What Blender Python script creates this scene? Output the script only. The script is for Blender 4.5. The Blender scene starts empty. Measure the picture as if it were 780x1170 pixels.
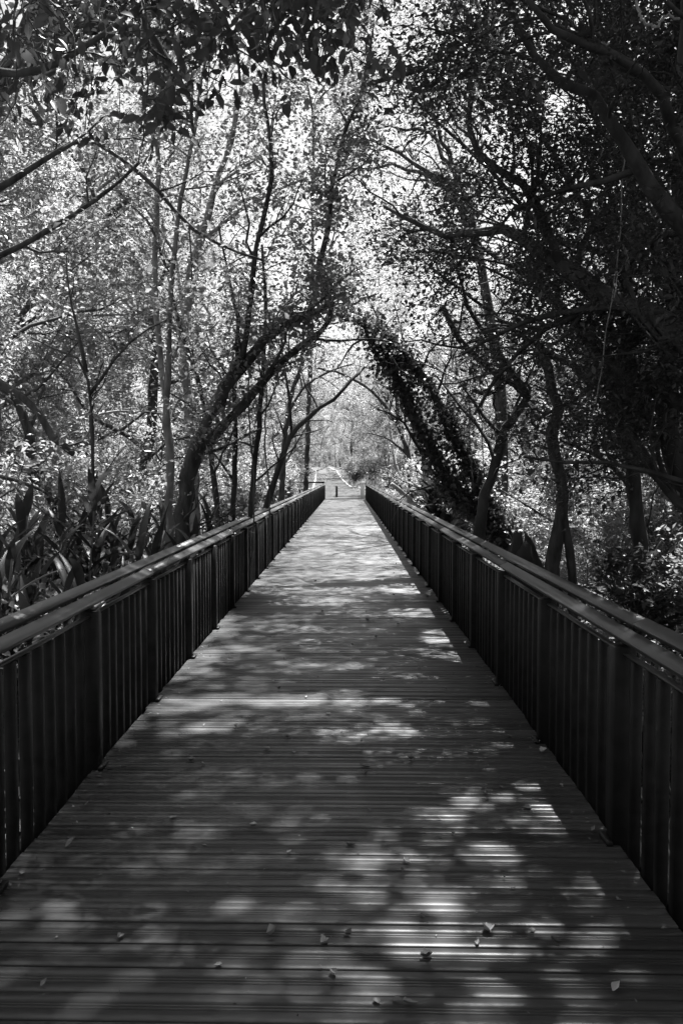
import bpy, math, random
import numpy as np
from mathutils import Matrix, Vector

# ------------------------------------------------------------------ basics
sc = bpy.context.scene
COL = sc.collection
R = math.radians
rng = np.random.default_rng(7)
random.seed(7)

FPX, CX, CY, EYE = 1000.0, 390.0, 585.0, 1.6
PITCH, YAW = math.atan(44 / FPX), math.atan(6 / FPX)
cam_d = bpy.data.cameras.new('camera')
cam = bpy.data.objects.new('camera', cam_d)
COL.objects.link(cam)
cam.location = (0, 0, EYE)
cam.rotation_euler = (R(90) - PITCH, 0, YAW)
cam_d.sensor_fit = 'VERTICAL'
cam_d.sensor_height = 36.0
cam_d.sensor_width = 24.0
cam_d.lens = 36.0 * FPX / 1170.0
cam_d.clip_start = 0.05
cam_d.clip_end = 2000
sc.camera = cam
ROT = np.array(cam.rotation_euler.to_matrix())


def P(px, py, Y):
    """world point seen at photograph pixel (px, py), Y metres ahead"""
    d = ROT @ np.array([(px - CX) / FPX, -(py - CY) / FPX, -1.0])
    return np.array([0, 0, EYE]) + d * (Y / d[1])


def path3(lst, Y):
    out = []
    for i, q in enumerate(lst):
        y = q[2] if len(q) > 2 else Y
        out.append(P(q[0], q[1], y))
    return np.array(out)


# ------------------------------------------------------------------ terrain height
def sstep(a, b, v):
    t = np.clip((v - a) / (b - a), 0, 1)
    return t * t * (3 - 2 * t)


def rise(y):
    t = np.clip(y - 57, 0, 70)
    return .024 * t + .00016 * t * t


def path_c(y):
    return np.interp(y, [54, 60, 75, 90, 115, 128, 145], [-.1, -.55, -1.35, -1.85, -2.7, -4.2, -9.0])


def hgt(x, y):
    x = np.asarray(x, float); y = np.asarray(y, float)
    low = -0.95 + .16 * np.sin(x * .7 + 1.3) * np.cos(y * .43) + .1 * np.sin(x * 1.9 + y * 1.3) + .05 * np.sin(3.1 * x - 2.3 * y)
    low = low + .02 * np.maximum(np.abs(x) - 6, 0)
    k = sstep(48, 54.2, y)
    flat = -.03 + rise(y) + .0 * x
    off = np.abs(x - path_c(y))
    rough = (.12 * np.sin(x * .9 + .4) * np.sin(y * .31) + .1) * sstep(1.9, 4.5, off)
    mound = .38 * np.exp(-((x - 1.9) / 1.3) ** 2 - ((y - 78) / 12.0) ** 2)
    return low * (1 - k) + (flat + rough + mound) * k


# ------------------------------------------------------------------ materials
def mat(name):
    m = bpy.data.materials.new(name)
    m.use_nodes = True
    nt = m.node_tree
    return m, nt, nt.nodes['Principled BSDF']


def g(v):
    return (v, v, v, 1)


def ramp_noise(nt, scale, lo, hi, p0=.3, p1=.7, detail=5, vec=None, kind='Object'):
    n = nt.nodes.new('ShaderNodeTexNoise')
    n.inputs['Scale'].default_value = scale
    n.inputs['Detail'].default_value = detail
    if vec is None:
        tc = nt.nodes.new('ShaderNodeTexCoord'); vec = tc.outputs[kind]
    nt.links.new(vec, n.inputs['Vector'])
    mr = nt.nodes.new('ShaderNodeMapRange')
    mr.inputs['From Min'].default_value = p0; mr.inputs['From Max'].default_value = p1
    mr.inputs['To Min'].default_value = lo; mr.inputs['To Max'].default_value = hi
    nt.links.new(n.outputs['Fac'], mr.inputs['Value'])
    return n, mr


def mul(nt, a, b):
    m = nt.nodes.new('ShaderNodeMath'); m.operation = 'MULTIPLY'
    nt.links.new(a, m.inputs[0]); nt.links.new(b, m.inputs[1])
    return m.outputs[0]


def bump(nt, bsdf, h, strength=.4, dist=.01):
    b = nt.nodes.new('ShaderNodeBump')
    b.inputs['Strength'].default_value = strength
    b.inputs['Distance'].default_value = dist
    nt.links.new(h, b.inputs['Height'])
    nt.links.new(b.outputs['Normal'], bsdf.inputs['Normal'])


def leaf_mat(name, lo, hi, trans=.4, tcol=.2, rough=.42, spec=.5):
    m, nt, b = mat(name)
    geo = nt.nodes.new('ShaderNodeNewGeometry')
    mr = nt.nodes.new('ShaderNodeMapRange')
    mid = (lo + hi) / 2; mr.inputs['To Min'].default_value = mid + (lo - mid) * .6; mr.inputs['To Max'].default_value = mid + (hi - mid) * .6
    nt.links.new(geo.outputs['Random Per Island'], mr.inputs['Value'])
    nt.links.new(mr.outputs[0], b.inputs['Base Color'])
    b.inputs['Roughness'].default_value = rough
    b.inputs['Specular IOR Level'].default_value = spec
    t = nt.nodes.new('ShaderNodeBsdfTranslucent')
    mt = nt.nodes.new('ShaderNodeMapRange')
    mt.inputs['To Min'].default_value = tcol * .8; mt.inputs['To Max'].default_value = tcol * 1.2
    nt.links.new(geo.outputs['Random Per Island'], mt.inputs['Value'])
    nt.links.new(mt.outputs[0], t.inputs['Color'])
    mx = nt.nodes.new('ShaderNodeMixShader')
    mx.inputs[0].default_value = trans
    nt.links.new(b.outputs[0], mx.inputs[1]); nt.links.new(t.outputs[0], mx.inputs[2])
    nt.links.new(mx.outputs[0], nt.nodes['Material Output'].inputs['Surface'])
    return m


def bark_mat(name, lo, hi, scale=9, bumpd=.02):
    m, nt, b = mat(name)
    tc = nt.nodes.new('ShaderNodeTexCoord')
    mp = nt.nodes.new('ShaderNodeMapping')
    mp.inputs['Scale'].default_value = (1, 1, .28)
    nt.links.new(tc.outputs['Object'], mp.inputs['Vector'])
    n, mr = ramp_noise(nt, scale, lo, hi, .32, .68, 8, mp.outputs[0])
    n2, mr2 = ramp_noise(nt, 1.7, .65, 1.25, .3, .7, 4, tc.outputs['Object'])
    nt.links.new(mul(nt, mr.outputs[0], mr2.outputs[0]), b.inputs['Base Color'])
    b.inputs['Roughness'].default_value = .85
    b.inputs['Specular IOR Level'].default_value = .25
    bump(nt, b, n.outputs['Fac'], .8, bumpd)
    return m


M = {}
M['leaf'] = leaf_mat('leaf_mid', .07, .13, .45, .29)
M['leaf_pale'] = leaf_mat('leaf_pale', .09, .165, .46, .35, .36)
M['leaf_sunlit'] = leaf_mat('leaf_sunlit', .16, .26, .45, .38, .4)  # sunlight on the far bushes put into their leaf colour
M['leaf_dark'] = leaf_mat('leaf_dark', .035, .075, .27, .08, .42)  # backlit silhouette tone put into the leaf colour
M['leaf_big'] = leaf_mat('leaf_broad', .04, .08, .35, .14, .35)
M['ivy'] = leaf_mat('ivy_leaf', .045, .10, .28, .10, .4)
M['strap'] = leaf_mat('strap_leaf', .022, .05, .2, .06, .45)  # shaded silhouette look put into the blade colour
M['bark'] = bark_mat('bark_dark', .035, .11, 14)
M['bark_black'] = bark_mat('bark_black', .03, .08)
M['bark_pale'] = bark_mat('bark_pale', .14, .34, 14, .006)
M['twig'] = bark_mat('twig_bark', .08, .2)

# deck timber: each board its own tone, long grain, scuffs and dirt
m, nt, b = mat('deck_timber')
tc = nt.nodes.new('ShaderNodeTexCoord')
at = nt.nodes.new('ShaderNodeAttribute'); at.attribute_name = 'tone'
mp = nt.nodes.new('ShaderNodeMapping'); mp.inputs['Scale'].default_value = (1.1, 26, 26)
nt.links.new(tc.outputs['Object'], mp.inputs['Vector'])
n, mr = ramp_noise(nt, 2.2, .72, 1.22, .3, .7, 7, mp.outputs[0])
n2, mr2 = ramp_noise(nt, .9, .75, 1.2, .3, .7, 5, tc.outputs['Object'])
n3, mr3 = ramp_noise(nt, 70, 1.0, 1.9, .70, .80, 3, tc.outputs['Object'])
c = mul(nt, mul(nt, mul(nt, mr.outputs[0], mr2.outputs[0]), mr3.outputs[0]), at.outputs['Fac'])
nt.links.new(c, b.inputs['Base Color'])
n4, mr4 = ramp_noise(nt, 3.5, .34, .52, .3, .7, 5, tc.outputs['Object'])
nt.links.new(mr4.outputs[0], b.inputs['Roughness'])
b.inputs['Specular IOR Level'].default_value = .34
bump(nt, b, n.outputs['Fac'], .35, .002)
M['deck'] = m

m, nt, b = mat('dark_shaded_timber')  # dark timber, the railing's deep shade partly put into its colour
tc = nt.nodes.new('ShaderNodeTexCoord')
n, mr = ramp_noise(nt, 12, .006, .017, .3, .7, 6, tc.outputs['Object'])
nt.links.new(mr.outputs[0], b.inputs['Base Color'])
b.inputs['Roughness'].default_value = .55
b.inputs['Specular IOR Level'].default_value = .22
bump(nt, b, n.outputs['Fac'], .25, .002)
M['rail'] = m
m, nt, b = mat('handrail_timber')
tc = nt.nodes.new('ShaderNodeTexCoord')
mp = nt.nodes.new('ShaderNodeMapping'); mp.inputs['Scale'].default_value = (20, .8, 20)
nt.links.new(tc.outputs['Object'], mp.inputs['Vector'])
n, mr = ramp_noise(nt, 3, .026, .055, .3, .7, 6, mp.outputs[0])
nt.links.new(mr.outputs[0], b.inputs['Base Color'])
b.inputs['Roughness'].default_value = .36
bump(nt, b, n.outputs['Fac'], .2, .002)
M['hand'] = m

m, nt, b = mat('forest_soil')
tc = nt.nodes.new('ShaderNodeTexCoord')
n, mr = ramp_noise(nt, 4, .03, .10, .35, .65, 10, tc.outputs['Object'])
nt.links.new(mr.outputs[0], b.inputs['Base Color'])
b.inputs['Roughness'].default_value = .95
bump(nt, b, n.outputs['Fac'], .8, .06)
M['soil'] = m
m, nt, b = mat('path_asphalt')
tc = nt.nodes.new('ShaderNodeTexCoord')
n, mr = ramp_noise(nt, 1.3, .05, .095, .3, .7, 10, tc.outputs['Object'])
nt.links.new(mr.outputs[0], b.inputs['Base Color'])
b.inputs['Specular IOR Level'].default_value = .12
b.inputs['Roughness'].default_value = .9
M['path'] = m
m, nt, b = mat('kerb_concrete')
n, mr = ramp_noise(nt, 6, .25, .4)
nt.links.new(mr.outputs[0], b.inputs['Base Color']); b.inputs['Roughness'].default_value = .8
M['kerb'] = m
m, nt, b = mat('white_painted_post')
n, mr = ramp_noise(nt, 8, .6, .8)
nt.links.new(mr.outputs[0], b.inputs['Base Color']); b.inputs['Roughness'].default_value = .6
M['white'] = m
m, nt, b = mat('dry_leaf')
geo = nt.nodes.new('ShaderNodeObjectInfo')
mr = nt.nodes.new('ShaderNodeMapRange'); mr.inputs['To Min'].default_value = .10; mr.inputs['To Max'].default_value = .5
nt.links.new(geo.outputs['Random'], mr.inputs['Value']); nt.links.new(mr.outputs[0], b.inputs['Base Color'])
b.inputs['Roughness'].default_value = .6
M['dry'] = m
M['litter'] = leaf_mat('litter_leaf', .05, .26, .15, .1, .6)
M['straw'] = leaf_mat('straw', .2, .42, .2, .2, .6)
M['stone'] = bark_mat('dark_stone', .03, .07, 5, .03)


# ------------------------------------------------------------------ mesh collector
class MB:
    def __init__(s):
        s.v, s.f4, s.f3, s.n = [], [], [], 0

    def add(s, v, quads=None, tris=None):
        v = np.asarray(v, np.float32)
        if quads is not None and len(quads): s.f4.append(np.asarray(quads, np.int32) + s.n)
        if tris is not None and len(tris): s.f3.append(np.asarray(tris, np.int32) + s.n)
        s.v.append(v); s.n += len(v)

    def box(s, lo, hi, M4=None):
        x0, y0, z0 = lo; x1, y1, z1 = hi
        v = np.array([[x0, y0, z0], [x1, y0, z0], [x1, y1, z0], [x0, y1, z0], [x0, y0, z1], [x1, y0, z1], [x1, y1, z1], [x0, y1, z1]])
        if M4 is not None: v = v @ M4[:3, :3].T + M4[:3, 3]
        s.add(v, [[0, 3, 2, 1], [4, 5, 6, 7], [0, 1, 5, 4], [1, 2, 6, 5], [2, 3, 7, 6], [3, 0, 4, 7]])

    def cbox(s, lo, hi, b=.004, M4=None):
        """box with chamfered long edges and ends (three axes): an octagonal prism with inset caps, along its longest axis"""
        lo = np.array(lo, float); hi = np.array(hi, float)
        ax = int(np.argmax(hi - lo)); u, w = [(1, 2), (2, 0), (0, 1)][ax]
        def ring(a, ins):
            q = []
            x0, x1, y0, y1 = lo[u] + ins, hi[u] - ins, lo[w] + ins, hi[w] - ins
            for (p, r_) in ((x0 + b, y0), (x1 - b, y0), (x1, y0 + b), (x1, y1 - b), (x1 - b, y1), (x0 + b, y1), (x0, y1 - b), (x0, y0 + b)):
                c = [0, 0, 0]; c[ax] = a; c[u] = p; c[w] = r_
                q.append(c)
            return q
        v = np.array(ring(lo[ax], b) + ring(lo[ax] + b, 0) + ring(hi[ax] - b, 0) + ring(hi[ax], b))
        if M4 is not None: v = v @ M4[:3, :3].T + M4[:3, 3]
        q = []
        for k in range(3):
            for i in range(8):
                j = (i + 1) % 8
                q.append([k * 8 + i, k * 8 + j, k * 8 + 8 + j, k * 8 + 8 + i])
        q += [[0, 7, 6, 5], [0, 5, 4, 3], [0, 3, 2, 1][:4]]
        q[-1] = [0, 3, 2, 1]
        q += [[24, 25, 26, 27], [24, 27, 28, 29], [24, 29, 30, 31]]
        s.add(v, q)

    def tube(s, pts, rad, sides=6, cap=True, wob=0):
        pts = np.asarray(pts, float); n = len(pts)
        rad = np.asarray(rad, float) * np.ones(n)
        t = np.gradient(pts, axis=0); t /= np.linalg.norm(t, axis=1)[:, None] + 1e-9
        ref = np.array([0, 0, 1.0]) if abs(t[0][2]) < .9 else np.array([1.0, 0, 0])
        a = np.cross(t, ref); a /= np.linalg.norm(a, axis=1)[:, None] + 1e-9
        # keep frames from flipping
        for i in range(1, n):
            v = a[i - 1] - t[i] * np.dot(a[i - 1], t[i]); a[i] = v / (np.linalg.norm(v) + 1e-9)
        bb = np.cross(t, a)
        th = np.linspace(0, 2 * np.pi, sides, endpoint=False)
        rr = rad[:, None] * np.ones(sides)
        if wob: rr = rr * (1 + wob * rng.standard_normal((n, sides)))
        v = pts[:, None, :] + rr[..., None] * (np.cos(th)[None, :, None] * a[:, None, :] + np.sin(th)[None, :, None] * bb[:, None, :])
        v = v.reshape(-1, 3)
        i = np.arange(n - 1)[:, None] * sides; j = np.arange(sides)[None, :]; k = (j + 1) % sides
        q = np.stack([i + j, i + k, i + sides + k, i + sides + j], -1).reshape(-1, 4)
        tr = []
        if cap:
            v = np.vstack([v, pts[-1] + t[-1] * rad[-1] * .4, pts[0]])
            e = n * sides
            for jj in range(sides):
                kk = (jj + 1) % sides
                tr.append([(n - 1) * sides + jj, (n - 1) * sides + kk, e])
                tr.append([kk, jj, e + 1])
        s.add(v, q, tr)

    def build(s, name, m, parent=None, smooth=False, mats=None):
        me = bpy.data.meshes.new(name)
        V = np.concatenate(s.v) if s.v else np.zeros((0, 3), np.float32)
        Q = np.concatenate(s.f4) if s.f4 else np.zeros((0, 4), np.int32)
        T = np.concatenate(s.f3) if s.f3 else np.zeros((0, 3), np.int32)
        me.vertices.add(len(V)); me.vertices.foreach_set('co', V.astype(np.float32).ravel())
        me.loops.add(Q.size + T.size)
        me.loops.foreach_set('vertex_index', np.concatenate([Q.ravel(), T.ravel()]).astype(np.int32))
        me.polygons.add(len(Q) + len(T))
        st = np.concatenate([np.arange(len(Q)) * 4, Q.size + np.arange(len(T)) * 3]).astype(np.int32)
        me.polygons.foreach_set('loop_start', st)
        me.update(calc_edges=True)
        if smooth: me.polygons.foreach_set('use_smooth', np.ones(len(Q) + len(T), bool))
        me.materials.append(m)
        o = bpy.data.objects.new(name, me); COL.objects.link(o)
        if parent is not None: o.parent = parent
        return o


def tag(o, label=None, cat=None, group=None, kind=None):
    if label: o['label'] = label
    if cat: o['category'] = cat
    if group: o['group'] = group
    if kind: o['kind'] = kind
    return o


def empty(name, loc, label, cat, group=None):
    o = bpy.data.objects.new(name, None); COL.objects.link(o)
    o.location = tuple(float(v) for v in loc); o.empty_display_size = .2
    return tag(o, label, cat, group)


def copy_tree(o, parent=None):
    c = o.copy(); COL.objects.link(c); c.parent = parent
    for ch in list(o.children): copy_tree(ch, c)
    return c


# ------------------------------------------------------------------ sun and dapples
SUN = np.array([.19, .40, 1.0])
PX_PATCH = [  # light pools on the deck: pixel, half width, half height, how lit
    (340, 945, 20, 8, .6), (297, 993, 26, 12, .8), (365, 993, 24, 12, .7), (455, 948, 20, 9, .6), (430, 990, 34, 13, .7),
    (400, 1030, 30, 14, .55), (350, 1020, 22, 9, .4), (500, 1035, 24, 14, .9), (490, 1090, 75, 22, .95), (562, 1145, 38, 22, .95), (412, 1150, 30, 16, .7),
    (575, 981, 24, 7, .9), (520, 935, 26, 9, .75), (545, 921, 20, 7, .7), (575, 914, 20, 7, .9), (608, 906, 16, 7, .7), (630, 934, 18, 10, .8), (648, 958, 18, 6, .8),
    (240, 803, 52, 6, 1), (322, 803, 46, 7, 1), (240, 833, 30, 7, .8), (205, 812, 30, 5, .7), (385, 795, 30, 5, .6), (445, 805, 60, 6, .8), (548, 806, 12, 4, .9),
    (390, 845, 34, 10, .55), (450, 840, 26, 12, .5), (440, 868, 30, 9, .4), (30, 990, 30, 7, .7), (60, 1040, 34, 14, .4), (160, 994, 20, 4, .6), (100, 1000, 18, 8, .4), (60, 1075, 30, 12, .25),
    (300, 1125, 24, 14, .5), (330, 1075, 28, 10, .6), (230, 1000, 26, 9, .35), (200, 960, 30, 8, .25), (225, 985, 26, 8, .25), (250, 1050, 18, 16, .25),
    (480, 700, 40, 6, .9), (505, 730, 26, 9, 1), (520, 752, 22, 6, 1), (470, 745, 40, 8, .6), (340, 688, 70, 5, .9), (470, 676, 30, 4, .9), (350, 660, 60, 5, .8),
    (225, 752, 22, 10, 1), (250, 722, 22, 8, .9), (210, 770, 26, 8, .8), (265, 745, 40, 6, .7), (260, 705, 16, 8, .8), (330, 720, 50, 5, .6), (390, 735, 60, 7, .6), (420, 700, 60, 6, .6), (370, 764, 60, 5, .5), (460, 776, 60, 5, .5),
    (430, 640, 60, 4, .8), (370, 620, 50, 4, .9), (400, 604, 50, 3, 1), (390, 588, 40, 3, 1), (380, 578, 30, 2, .9), (420, 655, 60, 3, .8),
]


def deck_xy(px, py):
    Y = EYE * FPX / (py - 541.0)
    return (px - 396.0) / FPX * Y, Y


PATCH = []
for (px, py, hw, hh, s_) in PX_PATCH:
    x0, y0 = deck_xy(px, py)
    ya = EYE * FPX / (py + hh - 541.0); yb = EYE * FPX / (max(py - hh, 556) - 541.0)
    PATCH.append((x0, (ya + yb) / 2, max(hw * (.78 if py > 870 else 1) / FPX * y0, .055), max((yb - ya) * (.4 if py > 870 else .5), .07), (max(s_, .42) * (.85 if px < 420 else .6) if py > 870 else s_ * (.68 if py < 785 else .85))))


PATCH += [(-1.45, 7.6, .14, .3, .9), (-1.46, 8.4, .14, .2, .9), (-1.45, 6.9, .12, .15, .7), (-1.46, 9.3, .14, .25, .9), (-1.45, 11.2, .14, .4, .8), (-1.45, 14, .15, .6, .8), (-1.46, 5.6, .1, .12, .6), (-1.45, 17.5, .15, .8, .8)]


def vnoise(x, y, seed=0):
    return (np.sin(x * 2.1 + seed + 1.7 * np.sin(y * .9 + seed)) * np.sin(y * 1.3 + seed * 1.7 + 1.3 * np.sin(x * 1.9)) +
            .6 * np.sin(x * 5.3 + y * 2.1 + seed) * np.sin(y * 3.1 - x * 2.7 + seed * 2))


def light(x, y):
    base = np.interp(y, [0, 5, 7, 9, 12, 18, 26, 40, 54, 60], [.012, .02, .05, .16, .34, .44, .48, .50, .50, .48])
    nz = vnoise(x, y, 1.0)
    T = base * np.clip(1 + .4 * nz, .5, 1.6)
    shade = sstep(.4, .9, x) * sstep(12, 16, y)
    T = T * (1 - .6 * shade)
    for (a, b_, rx, ry, s_) in PATCH:
        d = np.sqrt(((x - a) / rx) ** 2 + ((y - b_) / ry) ** 2)
        T = np.maximum(T, s_ * np.clip((1.45 - d) / .6, 0, 1))
    T = np.where(np.abs(x) > 1.75, .25 + .2 * vnoise(x, y, 3.0), T)
    return np.clip(T, .01, 1)


def deck_proj(C):
    return C[:, 0] - SUN[0] * C[:, 2], C[:, 1] - SUN[1] * C[:, 2]


def let_light(C, rg, LAI=None):
    """which leaves stand where the photograph shows shade: the crowns' gaps are where the pools of light come from"""
    x, y = deck_proj(C)
    on = (np.abs(x) < 1.9) & (y > -1) & (y < 58)
    T = light(x, y)
    if LAI is None:
        return ~(on & (rg.random(len(C)) < np.clip((T - .24) * 3, 0, .97)))
    q = np.clip(-np.log(T) / (LAI * .8), 0, 1)
    return rg.random(len(C)) < q


# ------------------------------------------------------------------ leaves
def unit(v):
    return v / (np.linalg.norm(v, axis=-1, keepdims=True) + 1e-9)


T_DIA = (np.array([[0, 0, 0], [.42, .5, .10], [1, 0, -.06], [.42, -.5, .10]]), None, np.array([[0, 2, 1], [0, 3, 2]]))
T_LEAF = (np.array([[0, 0, 0], [.25, .40, .09], [.6, .44, .08], [1, 0, -.12], [.6, -.44, .08], [.25, -.40, .09], [.3, 0, 0], [.65, 0, -.02]]),
          np.array([[1, 6, 7, 2], [6, 5, 4, 7]]), np.array([[0, 6, 1], [0, 5, 6], [2, 7, 3], [7, 4, 3]]))


def add_leaves(mb, C, L, W, rg, up=.8, droop=.3, tmpl=T_DIA, out=None, var=.3):
    n = len(C)
    if n == 0: return
    d = rg.standard_normal((n, 3)); d[:, 2] *= .55; d[:, 2] -= droop
    if out is not None: d += out
    d = unit(d)
    nr = rg.standard_normal((n, 3)) * .6; nr[:, 2] += up
    nr = unit(nr - d * np.sum(nr * d, 1)[:, None])
    s = np.cross(nr, d)
    k = np.exp(var * rg.standard_normal(n))
    t, q, tr = tmpl
    V = C[:, None, :] + (L * k)[:, None, None] * t[None, :, 0, None] * d[:, None, :] + (W * k)[:, None, None] * t[None, :, 1, None] * s[:, None, :] + (W * k)[:, None, None] * t[None, :, 2, None] * nr[:, None, :] * 1.6
    m = len(t); base = (np.arange(n) * m)[:, None, None]
    mb.add(V.reshape(-1, 3), None if q is None else (q[None] + base).reshape(-1, 4), (tr[None] + base).reshape(-1, 3))


# ------------------------------------------------------------------ branching
def smooth_path(pts, n, rg, jit=0.0):
    pts = np.asarray(pts, float)
    d = np.r_[0, np.cumsum(np.linalg.norm(np.diff(pts, axis=0), axis=1))]
    u = np.linspace(0, d[-1], n)
    # catmull-rom
    out = np.zeros((n, 3)); m = np.gradient(pts, d, axis=0) if len(pts) > 2 else np.repeat(((pts[1] - pts[0]) / d[-1])[None], 2, 0)
    for i, uu in enumerate(u):
        k = min(np.searchsorted(d, uu, side='right') - 1, len(d) - 2); h = d[k + 1] - d[k]; t = (uu - d[k]) / h
        out[i] = (2 * t**3 - 3 * t**2 + 1) * pts[k] + (t**3 - 2 * t**2 + t) * h * m[k] + (-2 * t**3 + 3 * t**2) * pts[k + 1] + (t**3 - t**2) * h * m[k + 1]
    if jit:
        w = rg.standard_normal((n, 3)) * jit; w[0] = 0
        out += w
    return out


def grow(mb, limbs, rg, levels=2, dens=1.6, lenr=(.9, 1.8), upb=.35, t0=.3, minlen=.35, rk=.55):
    """limbs: [(pts, r0, r1)]; returns points (and outward directions) along the last twigs"""
    tips, dirs = [], []
    cur = [(np.asarray(p), a, b) for (p, a, b) in limbs]
    for lev in range(levels):
        nxt = []
        for (p, r0, r1) in cur:
            seg = np.linalg.norm(np.diff(p, axis=0), axis=1); Ltot = seg.sum()
            nchild = max(2, int(round(Ltot * dens * (1 + .8 * lev))))
            for c in range(nchild):
                t = t0 + (1 - t0) * (c + rg.random()) / nchild
                f = t * (len(p) - 1); i = min(int(f), len(p) - 2)
                o = p[i] * (1 - (f - i)) + p[i + 1] * (f - i)
                tan = unit(p[i + 1] - p[i])
                side = unit(np.cross(tan, rg.standard_normal(3)))
                a = R(rg.uniform(32, 72))
                d = tan * math.cos(a) + side * math.sin(a); d[2] += upb * rg.uniform(.2, 1); d = unit(d)
                ln = rg.uniform(*lenr) * (1 - .45 * (t - t0)) * (.58 ** lev)
                if ln < minlen: ln = minlen
                nseg = 5
                q = [o]
                dd = d.copy()
                for k in range(nseg):
                    dd = unit(dd + rg.standard_normal(3) * .22 + np.array([0, 0, .05 - .03 * k]))
                    q.append(q[-1] + dd * ln / nseg)
                q = np.array(q)
                rl = (r0 * (1 - t) + r1 * t)
                ra = max(min(rl * rk, ln * .022), .004)
                mb.tube(q, np.linspace(ra, max(ra * .35, .0022), len(q)), 5 if lev == 0 else 3, cap=False)
                nxt.append((q, ra, ra * .4))
        cur = nxt
    for (q, a, b) in cur:
        tips.append(q); dirs.append(np.repeat(unit(q[-1] - q[0])[None], len(q), 0))
    return np.array(tips), np.array(dirs)


def leaf_points(tips, dirs, per, spread, rg, tail=.2):
    n = len(tips)
    t = np.clip(rg.beta(2.2, 1.3, (n, per)), tail, 1) * (tips.shape[1] - 1)
    i = np.minimum(t.astype(int), tips.shape[1] - 2); f = (t - i)[..., None]
    a = np.take_along_axis(tips, i[..., None].repeat(3, 2), 1); b_ = np.take_along_axis(tips, (i + 1)[..., None].repeat(3, 2), 1)
    C = a * (1 - f) + b_ * f + rg.standard_normal((n, per, 3)) * spread
    return C.reshape(-1, 3), np.repeat(dirs[:, 0, :], per, 0)


def clump(C, rg, size=.75, thr=-.1):
    """leaves gather in clumps about this size, with air between them"""
    v = np.zeros(len(C))
    for k in range(7):
        w = unit(rg.standard_normal(3)) * (2 * np.pi / size) * rg.uniform(.5, 1.1)
        v += np.sin(C @ w + rg.uniform(0, 6.3))
    v /= 1.9
    u = np.zeros(len(C))
    for k in range(5):
        w = unit(rg.standard_normal(3)) * (2 * np.pi / (size * 2.8)) * rg.uniform(.7, 1.2)
        u += np.sin(C @ w + rg.uniform(0, 6.3))
    v += .55 * u / 1.6
    return v + .35 * rg.standard_normal(len(C)) > thr


def hero_tree(name, label, limbs, seed, barkm, leafm, L=.07, W=.04, per=26, spread=.14, levels=2, dens=1.5, lenr=(.9, 1.8), tmpl=T_DIA,
              filt=True, cat='tree', upb=.3, t0=.3, group=None, sides=10, wob=.05, ground=True, droop=.3, up=.8):
    rg = np.random.default_rng(seed)
    base = np.array(limbs[0][0][0], float)
    root = empty(name, base, label, cat, group)
    tb, full = MB(), []
    for k, (pts, r0, r1) in enumerate(limbs):
        pts = np.asarray(pts, float)
        Ltot = np.linalg.norm(np.diff(pts, axis=0), axis=1).sum()
        p = smooth_path(pts, max(6, int(Ltot / .25)), rg, r0 * .15) - base
        rad = np.linspace(r0, r1, len(p)) * (1 + .10 * rg.standard_normal(len(p)))
        if k == 0 and ground: rad[:3] *= np.array([1.5, 1.22, 1.06])
        tb.tube(p, rad, sides, True, wob)
        full.append((p, r0, r1))
    if levels:
        tips, dirs = grow(tb, full, rg, levels, dens, lenr, upb, t0)
    tb.build('trunk', barkm, root, smooth=True)
    if levels and per:
        C, D = leaf_points(tips, dirs, int(per * 2.6), spread, rg)
        kp = clump(C, rg, .7, .05); C, D = C[kp], D[kp]
        if filt: 
            kp = let_light(C + base, rg); C, D = C[kp], D[kp]
        W_ = C + base; kp = ~((np.abs(W_[:, 0]) < 1.5) & (W_[:, 2] < 3.3)); C, D = C[kp], D[kp]     # kept pruned clear of the walkway
        lb = MB(); add_leaves(lb, C, L, W, rg, up, droop, tmpl, D * .6)
        lb.build('crown', leafm, root)
    return root


# ------------------------------------------------------------------ setting: ground, path
def grid_mesh(name, xs, ys, hf, m):
    X, Y = np.meshgrid(xs, ys); Z = hf(X, Y)
    v = np.stack([X, Y, Z], -1).reshape(-1, 3)
    nx, ny = len(xs), len(ys)
    i = np.arange(ny - 1)[:, None] * nx + np.arange(nx - 1)[None]
    q = np.stack([i, i + 1, i + nx + 1, i + nx], -1).reshape(-1, 4)
    mb = MB(); mb.add(v, q)
    o = mb.build(name, m, smooth=True)
    o['kind'] = 'structure'
    return o


xs = np.unique(np.r_[-400, -250, -150, -90, -60, np.arange(-40, 40.1, .8), 60, 90, 150, 250, 400])
ys = np.unique(np.r_[-300, -150, -80, -40, np.arange(-20, 150, 1.0), 160, 180, 220, 300, 450, 700])
grid_mesh('ground', xs, ys, hgt, M['soil'])

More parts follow.
